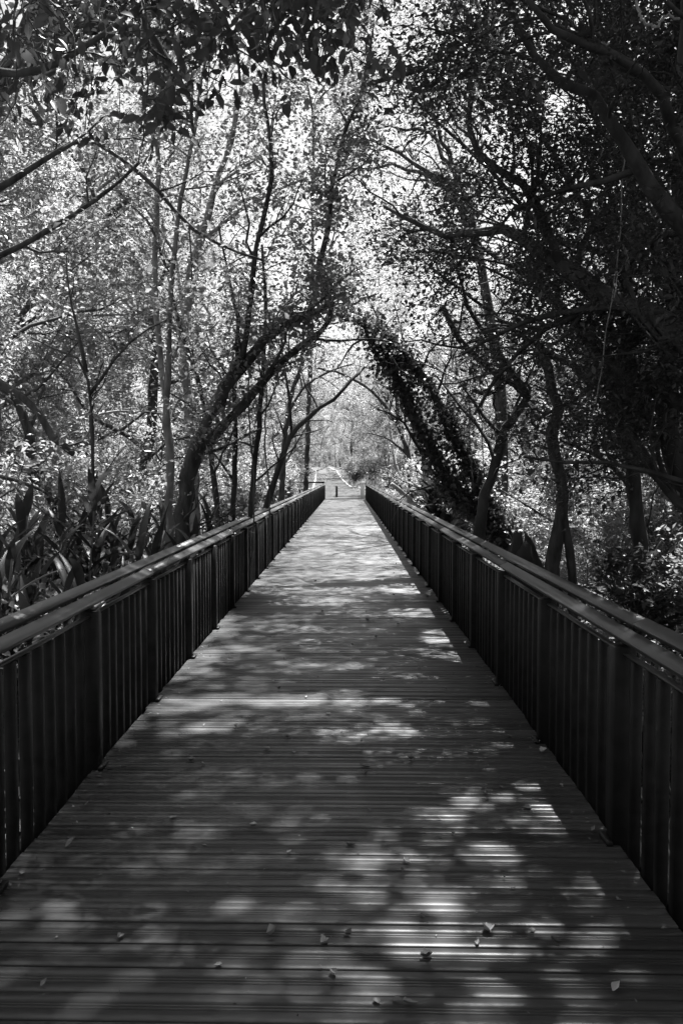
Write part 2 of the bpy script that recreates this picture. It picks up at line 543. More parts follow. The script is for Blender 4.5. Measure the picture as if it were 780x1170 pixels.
pys = np.r_[np.arange(54.15, 146, .75)]
mbp, mbk = MB(), [MB(), MB()]
vl = []
for y in pys:
    c_ = path_c(y); w = np.interp(y, [54, 56, 62, 72, 90], [1.6, 3.2, 3.0, 1.45, 1.28])
    vl.append([(c_ - w, y, hgt(c_ - w, y) + .03), (c_ - w / 3, y, hgt(c_ - w / 3, y) + .035), (c_ + w / 3, y, hgt(c_ + w / 3, y) + .035), (c_ + w, y, hgt(c_ + w, y) + .03)])
vl = np.array(vl); n = len(pys)
i = np.arange(n - 1)[:, None] * 4 + np.arange(3)[None]
mbp.add(vl.reshape(-1, 3), np.stack([i, i + 1, i + 5, i + 4], -1).reshape(-1, 4))
tag(mbp.build('path', M['path'], smooth=True), kind='structure')
for s_, mk in ((0, mbk[0]), (3, mbk[1])):
    e = vl[pys > 66][:, s_]
    off = -.09 if s_ == 0 else .09
    a = e.copy(); b_ = e.copy(); b_[:, 0] += off * 1.6
    prof = np.stack([a + [0, 0, -.1], a + [0, 0, .10], b_ + [0, 0, .10], b_ + [0, 0, -.1]], 1)
    nn = len(e); i = np.arange(nn - 1)[:, None] * 4 + np.arange(3)[None]
    q = np.stack([i, i + 1, i + 5, i + 4], -1).reshape(-1, 4)
    mk.add(prof.reshape(-1, 3), q)
    tag(mk.build('path_kerb', M['kerb']), kind='structure')

# ------------------------------------------------------------------ bridge deck
BAY, LEN, XL, XR = 1.424, 54.3, -1.375, 1.18
PITCHB = .141
deck = empty('boardwalk_deck', (0, 0, 0), 'long boardwalk deck of grooved timber boards running straight to the far path', 'boardwalk')
rg = np.random.default_rng(3)
prof = []   # (offset along the bridge, height)
bw = PITCHB - .0055
prof.append((0, -.03)); prof.append((0, -.004)); prof.append((.003, 0))
for gc in (.053, .068, .083):
    prof += [(gc - .0036, 0), (gc - .0024, -.005), (gc + .0024, -.005), (gc + .0036, 0)]
prof += [(bw - .003, 0), (bw, -.004), (bw, -.03)]
prof = np.array(prof)
near, far = MB(), MB()
tone = []
skew = -math.tan(R(1.0))
y = -8.0; kb = 0
while y < LEN - .1:
    pr = prof if y < 30 else prof[[0, 1, 2, -3, -2, -1]]
    dz = rg.normal(0, .0016); dx0 = rg.normal(0, .004); dx1 = rg.normal(0, .004); wob = rg.normal(0, .0012)
    xa, xb = XL + .01 + dx0, XR - .01 + dx1
    m_ = len(pr)
    segs = 2
    v = []
    for k in range(segs + 1):
        x = xa + (xb - xa) * k / segs
        yy = y + pr[:, 0] + skew * x + wob * k
        v.append(np.stack([np.full(m_, x), yy, pr[:, 1] + dz], 1))
    v = np.concatenate(v)
    q = []
    for k in range(segs):
        i = k * m_ + np.arange(m_ - 1)
        q.append(np.stack([i, i + 1, i + m_ + 1, i + m_], 1)[:, ::-1])
    near.add(v, np.concatenate(q))
    tone += [float(np.clip(rg.normal(.042, .010), .02, .075))] * len(v)
    y += PITCHB + rg.normal(0, .0012) + (.004 if rg.random() < .12 else 0); kb += 1
db = near.build('deck_board', M['deck'], deck)
at_ = db.data.attributes.new('tone', 'FLOAT', 'POINT'); at_.data.foreach_set('value', np.array(tone, np.float32))
bm_ = MB()
for xx in (XL + .12, -.1, XR - .12):
    bm_.box((xx - .05, -8, -.36), (xx + .05, LEN, -.033))
bm_.build('joist', M['rail'], deck)
for yy in np.arange(1.5, LEN, 5.0):
    for xx in (XL + .18, XR - .18):
        z0 = float(hgt(xx, yy)) - .3
        if z0 < -.5:
            p_ = MB(); p_.cbox((xx - .07, yy - .07, z0), (xx + .07, yy + .07, -.362), .01); p_.build('pile', M['rail'], deck)

# ------------------------------------------------------------------ railings
def railing(side, xin, y0, label):
    """side -1 left, +1 right; xin = inner face of the balusters"""
    root = empty('railing', (xin, y0, 0), label, 'railing', None)
    rg = np.random.default_rng(11 + side)
    nb = int(round((LEN - y0) / BAY))
    s = side
    def bx(mb, xa, xb, ya, yb, za, zb, ch=.004):
        x0, x1 = sorted((s * xa, s * xb))
        mb.cbox((x0, ya, za), (x1, yb, zb), ch)
    slats, posts = [], []
    for k in range(nb + 1):
        yk = k * BAY
        mb = MB(); bx(mb, -.035, .06, yk - .045, yk + .045, -.16, .862, .006)
        po = mb.build('post', M['rail'], root); posts.append(po)
        if -1 < yk + y0 < 30:
            mb = MB(); bx(mb, -.062, -.0355, yk - .062, yk + .062, .003, .022, .003); mb.build('foot', M['rail'], po)
        # bracket that carries the two handrail boards
        if k < nb:
            mb = MB(); bx(mb, 0, .032, yk + .062, yk + BAY - .046, .828, .838, .002)
            mb.build('top_rail', M['hand'], root)
            mb = MB(); bx(mb, .045, .085, yk + .05, yk + BAY - .05, -.10, -.04, .003)
            mb.build('bottom_rail', M['rail'], root)
            for j in range(8):
                yj = yk + BAY * (j + 1) / 9 + rg.normal(0, .003)
                slats.append((yj, rg.normal(0, .0025), rg.normal(0, .002)))
    first = [q for q in slats if q[0] + y0 > 2.6][:100]
    rest = [q for q in slats if q not in first]
    for (yj, dx, dt) in first:
        mb = MB(); bx(mb, 0 + dx, .042 + dx, yj - .024, yj + .024, -.12 + dt, .823 + dt, .004)
        mb.build('baluster', M['rail'], root)
    mb = MB()
    for (yj, dx, dt) in rest: bx(mb, 0 + dx, .042 + dx, yj - .024, yj + .024, -.12 + dt, .823, .004)
    o = mb.build('baluster', M['rail'], root); o['kind'] = 'stuff'
    # two sloping boards, joined every second bay
    joints = [0] + list(np.arange(1, nb, 2)) + [nb]
    for (cx, cz, off, wd) in ((.013, .908, 0, .034), (.086, .955, 1, .033)):
        js = sorted(set([0, nb] + [j + off for j in range(1, nb, 3) if j + off < nb]))
        for a, b_ in zip(js[:-1], js[1:]):
            mb = MB()
            th = R(25) * s
            M4 = np.eye(4)
            M4[:3, :3] = np.array([[math.cos(th), 0, -math.sin(th)], [0, 1, 0], [math.sin(th), 0, math.cos(th)]])
            M4[:3, 3] = (s * cx, 0, cz + rg.normal(0, .0015))
            mb.cbox((-wd, a * BAY + .002, -.011), (wd, b_ * BAY - .003, .011), .0018, M4)
            mb.build('handrail_board', M['hand'], root)
    for k in range(nb + 1):
        mb = MB(); yk = k * BAY
        th = R(32) * s
        M4 = np.eye(4)
        M4[:3, :3] = np.array([[math.cos(th), 0, -math.sin(th)], [0, 1, 0], [math.sin(th), 0, math.cos(th)]])
        M4[:3, 3] = (s * .052, yk, .913)
        mb.cbox((-.055, -.022, -.032), (.062, .022, -.013), .003, M4)
        mb.build('bracket', M['rail'], posts[k])
    return root


PH = 4.69
railing(-1, -1.372, PH - 6 * BAY, 'dark timber railing on the left, its inner slats catching streaks of sun')
railing(1, 1.175, (1140 / (700 - 396.0)) - 5 * BAY, 'dark timber railing on the right, in deep shade under the dense tree')

# ------------------------------------------------------------------ far end furniture
def bollard(px, Y, label):
    x = P(px, 560, Y)[0]; z = float(hgt(x, Y)) + .02
    r = empty('bollard', (x, Y, z), label, 'bollard')
    mb = MB(); mb.tube([(0, 0, -.1), (0, 0, .06), (0, 0, .68), (0, 0, .74), (0, 0, .77)], [.075, .075, .07, .065, .03], 14); mb.build('shaft', M['rail'], r, smooth=True)
    mb = MB(); mb.tube([(0, 0, .56), (0, 0, .62)], [.076, .076], 14); mb.build('band', M['hand'], r)
bollard(384.5, 58, 'dark timber bollard standing alone in the middle of the path entrance')
x = .985; r = empty('end_post', (x, LEN + .35, 0), 'pale square post at the far end of the shaded railing', 'post')
mb = MB(); mb.cbox((-.12, -.12, -.2), (.12, .12, 1.02), .012); mb.build('shaft', M['white'], r)
mb = MB(); mb.cbox((-.14, -.14, 1.022), (.14, .14, 1.075), .012); mb.build('cap', M['white'], r)
r = empty('barrier_fence', (-4.4, LEN + 1, 0), 'low dark rail fence running off beside the far end of the boardwalk', 'fence')
for xx in (0, 1.45, 2.9):
    mb = MB(); mb.cbox((xx - .05, -.05, -.3), (xx + .05, .05, 1.1), .006); mb.build('post', M['rail'], r)
for zz in (.55, 1.0):
    mb = MB(); mb.cbox((-.1, -.085, zz), (3.0, -.052, zz + .09), .004); mb.build('rail', M['rail'], r)

# ------------------------------------------------------------------ prototypes of the wood's trees
def proto_tree(name, seed, H, rad, barkm, leafm, L, W, per, nl=7, crown0=.3, tmpl=T_DIA, lean=.06, rt=.13, dens=1.35):
    rg = np.random.default_rng(seed)
    root = empty(name, (0, 0, 0), None, None)
    tb = MB()
    tr = smooth_path([(0, 0, -.5), (rg.normal(0, lean) * H, rg.normal(0, lean) * H, H * .4), (rg.normal(0, lean) * H * 1.6, rg.normal(0, lean) * H * 1.6, H * .75), (rg.normal(0, lean) * H * 2, rg.normal(0, lean) * H * 2, H * .95)], 16, rg, .03)
    tb.tube(tr, np.linspace(rt, rt * .2, 16), 8, True, .06)
    limbs = [(tr, rt, rt * .2)]
    for k in range(nl):
        f = crown0 + (1 - crown0) * (k + rg.random()) / nl; f = min(f, .97)
        i = f * 15; j = min(int(i), 14); o = tr[j] * (1 - i + j) + tr[j + 1] * (i - j)
        az = k * 2.4 + rg.uniform(-.4, .4)
        ln = rad * rg.uniform(.75, 1.15) * (1 - .45 * max(0, f - .5) / .5)
        e = rg.uniform(.15, .75)
        d = np.array([math.cos(az), math.sin(az), e])
        pts = np.array([o, o + d * ln * .35 + rg.normal(0, .12, 3), o + d * ln * .7 + rg.normal(0, .2, 3) + [0, 0, .1], o + d * ln * np.array([1, 1, .8]) + rg.normal(0, .2, 3)])
        p = smooth_path(pts, 8, rg, .03)
        tb.tube(p, np.linspace(rt * .42, rt * .08, 8), 6, False, .05)
        limbs.append((p, rt * .42, rt * .08))
    tips, dirs = grow(tb, limbs, rg, 2, dens, (1.0, 2.0), .3, crown0 + .05)
    tb.build('trunk', barkm, root, smooth=True)
    C, D = leaf_points(tips, dirs, int(per * 3.3), .17, rg)
    kp = clump(C, rg, .8, .05); C, D = C[kp], D[kp]
    lb = MB(); add_leaves(lb, C, L, W, rg, .8, .3, tmpl, D * .6)
    lb.build('crown', leafm, root)
    return root


def proto_shrub(name, seed, H, nst, leafm, L, W, per, tmpl=T_DIA, splay=.5):
    rg = np.random.default_rng(seed)
    root = empty(name, (0, 0, 0), None, None)
    tb, limbs = MB(), []
    for k in range(nst):
        az = rg.uniform(0, 6.28); sp = splay * rg.uniform(.3, 1.1) * H
        e = np.array([math.cos(az) * sp, math.sin(az) * sp, H * rg.uniform(.65, 1)])
        p = smooth_path([(rg.normal(0, .06), rg.normal(0, .06), -.25), e * [.35, .35, .5], e], 8, rg, .02)
        tb.tube(p, np.linspace(.025, .008, 8), 5, False)
        limbs.append((p, .025, .008))
    tips, dirs = grow(tb, limbs, rg, 1, 3.2, (.35, .8), .2, .2, .2)
    tb.build('stems', M['twig'], root, smooth=True)
    C, D = leaf_points(tips, dirs, per, .09, rg, 0)
    lb = MB(); add_leaves(lb, C, L, W, rg, .7, .25, tmpl, D * .7)
    lb.build('foliage', leafm, root)
    return root


PT = [proto_tree('woodland_tree', 21, 10.5, 3.4, M['bark'], M['leaf'], .085, .046, 62, 14, .10),
      proto_tree('woodland_tree', 22, 12.0, 3.2, M['bark_pale'], M['leaf_pale'], .08, .042, 62, 14, .14),
      proto_tree('woodland_tree', 23, 8.5, 3.0, M['bark'], M['leaf_pale'], .085, .042, 66, 12, .08),
      proto_tree('woodland_tree', 24, 12.5, 3.8, M['bark'], M['leaf'], .09, .048, 62, 15, .10)]
PT.append(proto_tree('dark_tree', 25, 11.5, 3.6, M['bark_black'], M['leaf_dark'], .085, .042, 90, 15, .1))
PS = [proto_shrub('shrub', 31, 1.9, 9, M['leaf'], .10, .05, 34),
      proto_shrub('shrub', 32, 2.5, 10, M['leaf_pale'], .085, .04, 40),
      proto_shrub('shrub', 33, 1.5, 9, M['leaf_dark'], .12, .05, 30, T_LEAF)]
PROTO_USED = set()


def place(pr, x, y, rz, sc_, label, cat, group, dz=0):
    if pr.name in PROTO_USED: o = copy_tree(pr)
    else:
        o = pr; PROTO_USED.add(pr.name)
    o.location = (x, y, float(hgt(x, y)) + dz); o.rotation_euler = (0, 0, rz); o.scale = (sc_, sc_, sc_)
    tag(o, label, cat, group)
    return o


rg = np.random.default_rng(50)
# woods on the left, on the right, round the far path, behind the camera
GL, GR, GF = 'trees in the wood left of the boardwalk', 'trees in the wood right of the boardwalk', 'trees round the far end of the path'
LL, LR, LF = 'leafy tree in the bright wood beyond the left railing', 'leafy tree in the wood beyond the right railing', 'sunlit tree beside the path beyond the far end of the boardwalk'
for k, (x, y) in enumerate([(-11, 17), (-7.5, 19), (-10, 23), (-6.6, 25.5), (-14, 21), (-9, 30), (-5.6, 33), (-13, 31), (-7.6, 38), (-5.2, 42), (-11, 42), (-6.3, 49), (-16, 27), (-18, 38), (-10, 52), (-6.4, 29.5), (-17, 14), (-20, 20), (-6.2, 16.5), (-4.9, 21.5), (-24, 30), (-25, 42), (-17, 50), (-8.0, 35), (-4.7, 46), (-19, 58), (-28, 20), (-12, 35)]):
    place(PT[[2, 1, 0, 1, 2, 3, 1][k % 7]], min(x, -6.1) + rg.normal(0, .3), y, rg.uniform(0, 6.3), rg.uniform(.85, 1.2), LL, 'tree', GL)
for k, (x, y) in enumerate([(9, 14), (11, 19), (7.4, 21), (13, 24), (8.6, 27), (7.6, 31.5), (11, 32), (7, 37), (14, 36), (5.6, 42), (9, 44), (6.4, 49), (12, 50), (16, 17), (18, 28), (9, 28), (6.3, 16.5), (8.2, 11), (12, 13), (23, 26), (24, 40), (8.5, 35), (4.9, 46), (17, 46), (20, 58), (28, 18)]):
    place(PT[[1, 0, 2, 3, 2, 1][k % 6]], max(x, 6.1) + rg.normal(0, .3), y, rg.uniform(0, 6.3), rg.uniform(.85, 1.15), LR, 'tree', GR)
for k, (x, y) in enumerate([(-5.2, 60), (-6.0, 68), (-7, 77), (-6.4, 87), (-8, 98), (4.2, 60), (5.5, 67), (3.4, 75), (4.0, 86), (3.2, 98), (5, 110), (-7.2, 110), (-1, 150), (-12, 132), (2, 128), (8, 78), (-11, 70), (9, 95), (-12, 90), (-5, 160), (4, 142), (-10, 150), (-4.6, 63), (-5.4, 73), (4.6, 71), (1.2, 112), (-8, 120), (6.5, 122), (12, 62), (13, 76), (12, 110), (-13, 62), (-16, 78), (-18, 105), (-20, 130), (10, 140), (18, 90), (-2, 175), (3, 165), (-14, 165), (-24, 90), (25, 70), (.9, 93), (1.0, 101), (-4.6, 82), (-4.8, 92), (-5.2, 103), (2.6, 83)]):
    place(PT[[2, 1, 2, 0][k % 4]], x + rg.normal(0, .2), y, rg.uniform(0, 6.3), rg.uniform(.8, 1.1) * (1.0 if y < 120 else 1.3), LF, 'tree', GF)
for k, (x, y) in enumerate([(6.6, 12.5), (9.0, 15), (10, 11), (12, 18), (7.5, 19), (10.5, 22)]):
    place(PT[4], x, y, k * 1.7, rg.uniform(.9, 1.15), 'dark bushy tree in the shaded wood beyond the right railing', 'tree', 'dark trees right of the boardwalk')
# understorey
SL, SR, SF = 'bushy shrub growing in the wood behind the left railing', 'bushy shrub growing in the wood behind the right railing', 'low shrub at the edge of the far path'
for k in range(80):
    y = 6 + 46 * (k / 80) ** 1.1 + rg.normal(0, .4)
    x = -(4.2 + abs(rg.normal(0, 1)) * (1.2 + y * .06)) - (.6 if y < 10 else 0)
    if y < 9.5 and x > -5.5: x -= 4; y += 3
    place(PS[[1, 0, 1, 2][k % 4]], x, y, rg.uniform(0, 6.3), rg.uniform(.7, 1.25), SL, 'shrub', 'shrubs behind the left railing')
for k in range(80):
    y = 6.5 + 46 * (k / 80) ** 1.1 + rg.normal(0, .4)
    x = 4.0 + abs(rg.normal(0, 1)) * (1.2 + y * .06) + (.6 if y < 10 else 0)
    place(PS[[0, 2, 1, 2][k % 4] if y < 14 else [1, 0][k % 2]], x, y, rg.uniform(0, 6.3), rg.uniform(.7, 1.3), SR, 'shrub', 'shrubs behind the right railing')
for k, (px, y, sc_) in enumerate([(-20, 5.6, .62), (40, 6.2, .66), (85, 6.8, .66), (10, 7.4, .8), (125, 7.8, .72), (60, 8.0, .8), (150, 8.8, .8), (-40, 6.6, .7), (185, 10.0, .85), (105, 9.8, .9), (20, 9.4, .95)]):
    place(PS[[1, 0][k % 2]], min((px - 396) / 1000 * y, -1.9 - 1.5 * sc_), y, k * 1.1, sc_, 'low leafy shrub among the strap-leaved plants behind the left railing', 'shrub', 'low shrubs among the strap-leaved plants')
for k, (x, y) in enumerate([(1.4, 84), (1.1, 90), (1.9, 95), (.7, 98), (2.6, 88), (3.2, 66), (2.9, 81), (-4.6, 58), (-4.8, 72), (-5, 82), (-4.6, 93), (3.6, 58), (1.2, 104), (-6, 64), (4.5, 72), (-5.6, 104)]):
    place(PS[[0, 1, 2][k % 3]], x, y, rg.uniform(0, 6.3), rg.uniform(.75, 1.1), SF, 'shrub', 'shrubs by the far path')
for k, (x, y, sc_) in enumerate([(.9, 79, .95), (1.3, 83, 1.1), (.6, 88, 1.0), (2.4, 76, 1.0)]):
    place(PS[2], x, y, k * 2.0, sc_, 'dark rounded shrub on the verge right of the far path', 'shrub', 'dark shrubs on the right verge of the far path')

PB = proto_shrub('sunlit_bush', 34, 2.6, 16, M['leaf_sunlit'], .075, .045, 60, T_DIA, .42)
for k, (px, Y, sc_, lab) in enumerate([(330, 36, 1.3, 'sun-lightened rounded bush behind the far part of the left railing'), (300, 30, 1.1, 'smaller sunlit bush nearer the viewer than the sun-lightened rounded one, behind the left railing'),
                                       (503, 27, 1.25, 'sunlit rounded bush behind the right railing beyond the pale log'), (486, 32, 1.3, 'sun-lightened bush behind the far right railing, left of the pale log'), (352, 50, 1.0, 'sun-lightened bush beside the low dark barrier fence'), (447, 44, .9, 'sunlit bush close behind the last stretch of the right railing')]):
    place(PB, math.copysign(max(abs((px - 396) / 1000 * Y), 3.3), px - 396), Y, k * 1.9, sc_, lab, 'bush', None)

# ------------------------------------------------------------------ hero trees, left
def gnd(px, Y):
    x = (px - 396.0) / FPX * Y
    return (px, 541 + FPX * (EYE - float(hgt(x, Y))) / Y + 8, Y)

Y = 12.0
hero_tree('leaning_tree', 'thick dark trunk leaning right over the left railing, forking into two long limbs',
          [(path3([gnd(203, Y), (206, 640), (212, 570), (228, 505), (258, 445), (280, 412), (310, 380), (345, 362), (376, 350, 12.6)], Y), .145, .05),
           (path3([(376, 350, 12.6), (371, 325, 12.8), (365, 304, 13), (374, 265, 13), (380, 215, 13), (395, 150, 13), (415, 98, 13), (425, 40, 13)], Y), .05, .022),
           (path3([(230, 512), (276, 464, 12.1), (320, 414, 12.3), (356, 386, 12.6), (376, 366, 12.9), (380, 345, 13)], Y), .07, .035),
           (path3([(272, 424), (283, 370, 11.8), (290, 300, 11.5), (310, 200, 11.2), (300, 90, 11)], Y), .05, .02), (path3([(415, 98, 13), (445, 90, 13), (490, 75, 13), (520, 50, 13)], Y), .04, .015)],
          101, M['bark'], M['leaf'], .062, .035, 62, .18, 2, 2.0, (.5, 1.5), filt=True, t0=.25)
rt_ = bpy.data.objects['leaning_tree']
rg = np.random.default_rng(119); iv = MB()
p = smooth_path(path3([(378, 352, 12.8), (371, 325, 12.8), (365, 304, 13), (374, 265, 13), (380, 215, 13), (395, 150, 13), (412, 105, 13)], 13), 120, rg) - np.array(rt_.location)
i = rg.integers(0, 120, 6000)
C = p[i] + rg.standard_normal((6000, 3)) * (np.array([.3, .3, .15]) * (.55 + .6 * np.abs(np.sin(i * .13 + 1)))[:, None])
kp = clump(C, rg, .5, .0); C = C[kp]
add_leaves(iv, C, .07, .045, rg, .4, .5, T_LEAF)
for pts, n_ in (([(228, 505), (258, 445), (280, 412), (310, 380), (345, 362), (376, 350, 12.6)], 2600), ([(276, 464, 12.1), (320, 414, 12.3), (356, 386, 12.6)], 1300)):
    p = smooth_path(path3(pts, 12.0), 90, rg) - np.array(rt_.location)
    i = rg.integers(0, 90, n_)
    C = p[i] + rg.standard_normal((n_, 3)) * .13
    kp = clump(C, rg, .45, .15); C = C[kp]
    add_leaves(iv, C, .06, .038, rg, .5, .6, T_LEAF)
iv.build('ivy', M['leaf_pale'], rt_)
Y = 11.0
hero_tree('pale_trunk_tree', 'slender pale-barked tree with a forked stem behind the left railing',
          [(path3([gnd(192, Y), (193, 600), (194, 520), (191, 460), (186, 420), (181, 370), (177, 310), (180, 250), (182, 190), (176, 90), (170, 0)], Y), .06, .022),
           (path3([(190, 455), (193, 400, 10.9), (194, 360, 10.9), (198, 300, 10.8), (206, 230, 10.7), (222, 150, 10.6), (240, 40, 10.5)], Y), .04, .014)],
          102, M['bark_pale'], M['leaf_pale'], .065, .036, 60, .2, 2, 1.2, (.8, 1.7), t0=.35)
Y = 14.0
hero_tree('grey_trunk_tree', 'pale grey tree whose stem curves up and right behind the leaning trunk',
          [(path3([gnd(226, Y), (222, 560), (216, 470), (211, 400), (214, 335), (226, 280), (243, 225), (263, 165), (278, 100), (290, 30)], Y), .11, .03),
           (path3([(226, 280), (255, 255, 13.8), (300, 225, 13.4), (345, 205, 13)], Y), .04, .014)],
          103, M['bark_pale'], M['leaf_pale'], .07, .04, 60, .2, 2, 1.1, (.9, 1.8), t0=.4)
Y = 16.0
hero_tree('slanting_tree', 'thin dark tree slanting right towards the far end of the left railing',
          [(path3([gnd(290, Y), (300, 590), (318, 535), (335, 492), (362, 470), (392, 445), (416, 418, 16.5)], Y), .075, .03),
           (path3([(333, 495), (330, 450), (322, 400), (326, 340)], Y), .03, .01)],
          104, M['bark_black'], M['leaf'], .075, .042, 45, .2, 2, 1.0, (.7, 1.5), t0=.5)
Y = 13.0
for q, (b0, pts, sd, lab) in enumerate([
    (262, [(266, 600), (269, 520), (268, 450), (272, 380), (262, 320), (250, 260)], 105, 'dark straight sapling stem just right of the thick leaning trunk'),
    (252, [(246, 560), (236, 480), (225, 430), (205, 370), (196, 330), (180, 270)], 106, 'dark sapling stem crossing behind the thick leaning trunk'),
    (283, [(288, 560), (296, 480), (300, 420), (304, 350), (298, 280)], 107, 'thin dark sapling with hanging twigs between the leaning trunk and the slanting tree')]):
    hero_tree('sapling', lab, [(path3([gnd(b0, Y)] + pts, Y), .06, .018)], sd, M['bark_black'], M['leaf'], .07, .038, 50, .2, 2, 1.1, (.8, 1.6), t0=.35)
Y = 9.0
hero_tree('sapling', 'thin upright sapling that forks low behind the strap-leaved plants',
          [(path3([gnd(106, Y), (107, 560), (105, 490), (102, 445), (99, 425), (88, 408), (62, 398), (35, 385)], Y), .026, .010),
           (path3([(103, 450), (122, 425), (150, 390), (190, 365)], Y), .018, .007),
           (path3([(99, 425), (90, 380), (80, 340), (76, 290)], Y), .02, .007)],
          108, M['bark'], M['leaf'], .065, .036, 36, .18, 2, 1.1, (.6, 1.3), t0=.4)
Y = 9.5
hero_tree('arching_limb_tree', 'thick curved limb reaching down and right from the left edge',
          [(path3([gnd(-80, Y), (-78, 560), (-70, 470), (-60, 400), (-45, 300), (-30, 190), (-5, 70)], Y), .13, .05),
           (path3([(-66, 420), (-20, 430), (10, 445), (42, 468), (60, 498), (84, 518)], Y), .06, .03),
           (path3([(-52, 330), (0, 292), (45, 270), (85, 246), (118, 222), (160, 185)], Y), .045, .015),
           (path3([(-70, 520), (0, 545), (30, 552), (70, 575), (110, 620)], Y), .03, .014),
           (path3([(-40, 240), (40, 190), (100, 160), (150, 190), (200, 240), (226, 266), (265, 285), (300, 298)], Y), .04, .012)],
          109, M['bark'], M['leaf_pale'], .062, .035, 60, .2, 2, 1.3, (.8, 1.7), t0=.2)
Y = 10.0
hero_tree('twin_stem_tree', 'tall thin tree with bare forked upper twigs left of the bright gap',
          [(path3([gnd(346, 46), (349, 560, 46), (354, 420, 46), (357, 330, 46), (357, 240, 46), (358, 170, 46), (357, 125, 46)], Y), .14, .07),
           (path3([(357, 125, 46), (350, 95, 46), (338, 60, 46), (325, 20, 46), (318, -40, 46)], Y), .07, .03),
           (path3([(357, 125, 46), (372, 105, 46), (390, 92, 46), (410, 60, 46), (420, 0, 46)], Y), .06, .03)],
          110, M['bark'], M['leaf_pale'], .10, .055, 40, .25, 2, .8, (1.0, 2.2), t0=.4)

# ------------------------------------------------------------------ hero trees, right
Y = 14.0
ivy_path = path3([gnd(625, Y), (600, 640), (570, 608), (538, 580), (506, 540), (482, 492), (458, 440), (438, 402), (425, 378), (407, 362), (384, 353)], Y)
ivy_b = path3([(588, 632), (566, 592), (534, 525), (502, 462), (470, 415), (438, 384), (428, 372)], Y)
rt_ = hero_tree('ivy_clad_tree', 'twin-stemmed leaning tree wrapped in ivy, arching left over the boardwalk',
                [(ivy_path, .15, .03), (ivy_b, .12, .04)],
                120, M['bark_black'], M['leaf'], .07, .042, 50, .22, 2, .9, (.8, 1.6), t0=.45)
rg = np.random.default_rng(121)
iv = MB()
base = ivy_path[0]
for pts, a, n_ in ((ivy_path[2:], .21, 9000), (ivy_b, .22, 7500)):
    p = smooth_path(pts, 160, rg) - base
    i = rg.integers(0, 160, n_); 
    dens_ = .5 + .5 * np.sin(i * .16 + n_) * np.sin(i * .07)
    C = p[i] + unit(rg.standard_normal((n_, 3))) * (a * np.abs(.75 + .45 * rg.standard_normal(n_)) * (.55 + .75 * dens_))[:, None] + np.array([0, 0, -.03])
    kp = let_light(C + base, rg)
    add_leaves(iv, C[kp], .06, .045, rg, .3, .6, T_LEAF)
iv.build('ivy', M['ivy'], rt_)
Y = 13.0
hero_tree('crooked_tree', 'dark crooked tree with an elbow bend between the ivy-clad tree and the broken trunk',
          [(path3([gnd(548, Y), (548, 590), (562, 540), (578, 492), (594, 468), (603, 454), (597, 443), (580, 434), (556, 420), (530, 395), (505, 350)], Y), .105, .035),
           (path3([(601, 450), (585, 425, 12.7), (560, 390, 12.4), (535, 350, 12), (520, 300, 11.7)], Y), .05, .016),
           (path3([(578, 436), (560, 450), (540, 446)], Y), .04, .03),
           (path3([(575, 500), (555, 480), (540, 458), (520, 430)], Y), .03, .01)],
          122, M['bark_black'], M['leaf_dark'], .06, .03, 60, .2, 2, 1.2, (.8, 1.8), t0=.35)
Y = 11.0
r = hero_tree('broken_trunk', 'upright dead trunk snapped off at the top, standing beyond the right railing',
          [(path3([gnd(628, Y), (630, 650), (638, 600), (642, 560), (634, 530), (632, 500), (637, 470), (630, 440), (622, 415), (617, 393)], Y), .115, .055),
           (path3([(640, 575), (648, 610), (652, 650), gnd(655, Y)], Y), .05, .06),
           (path3([(624, 425), (614, 405), (611, 398)], Y), .035, .02)],
          123, M['bark'], M['leaf_dark'], levels=0, wob=.09)
# big dark feathery tree whose trunk stands out of the frame on the right
Y = 7.5
F_LIMBS = [(path3([gnd(905, Y), (895, 650), (870, 540), (845, 430), (822, 300), (800, 160), (790, 0), (780, -160)], Y), .22, .09),
           (path3([(846, 440), (800, 405), (745, 358, 7.8), (690, 330, 8.1), (640, 303, 8.4), (600, 274, 8.8), (560, 262, 9.2), (508, 267, 9.6), (441, 236, 10)], Y), .10, .02),
           (path3([(822, 300), (780, 256), (739, 205, 7.4), (718, 174, 7.3), (688, 128, 7.2), (672, 110, 7.2), (636, 92, 7.2), (616, 72, 7.2), (595, 46, 7.2), (580, -20, 7)], Y), .085, .025),
           (path3([(640, 303, 8.4), (600, 215, 8.4), (544, 174, 8.6), (534, 149, 8.6), (539, 103, 8.6), (554, 41, 8.6), (560, -30, 8.6)], Y), .045, .012),
           (path3([(808, 200), (770, 150, 7.2), (752, 100, 6.9), (700, 60, 6.6), (640, 40, 6.4), (600, 0, 6.2)], Y), .06, .02),
           (path3([(860, 500), (800, 470, 7.8), (720, 430, 8.3), (680, 400, 8.8), (640, 350, 9.3), (600, 310, 9.8), (560, 290, 10.3), (520, 230, 10.8)], Y), .07, .015),
           (path3([(870, 540), (800, 590, 7.5), (762, 560, 7.9), (735, 515, 8.4), (700, 470, 9)], Y), .06, .02),
           (path3([(690, 330, 8.1), (660, 360, 8.2), (620, 375, 8.6), (560, 370, 9.0)], Y), .035, .012)]
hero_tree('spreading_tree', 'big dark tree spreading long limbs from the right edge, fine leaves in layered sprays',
          F_LIMBS, 130, M['bark_black'], M['leaf_dark'], .056, .026, 140, .19, 2, 2.1, (.9, 2.1), t0=.12, upb=.15, up=1.6, droop=.1)

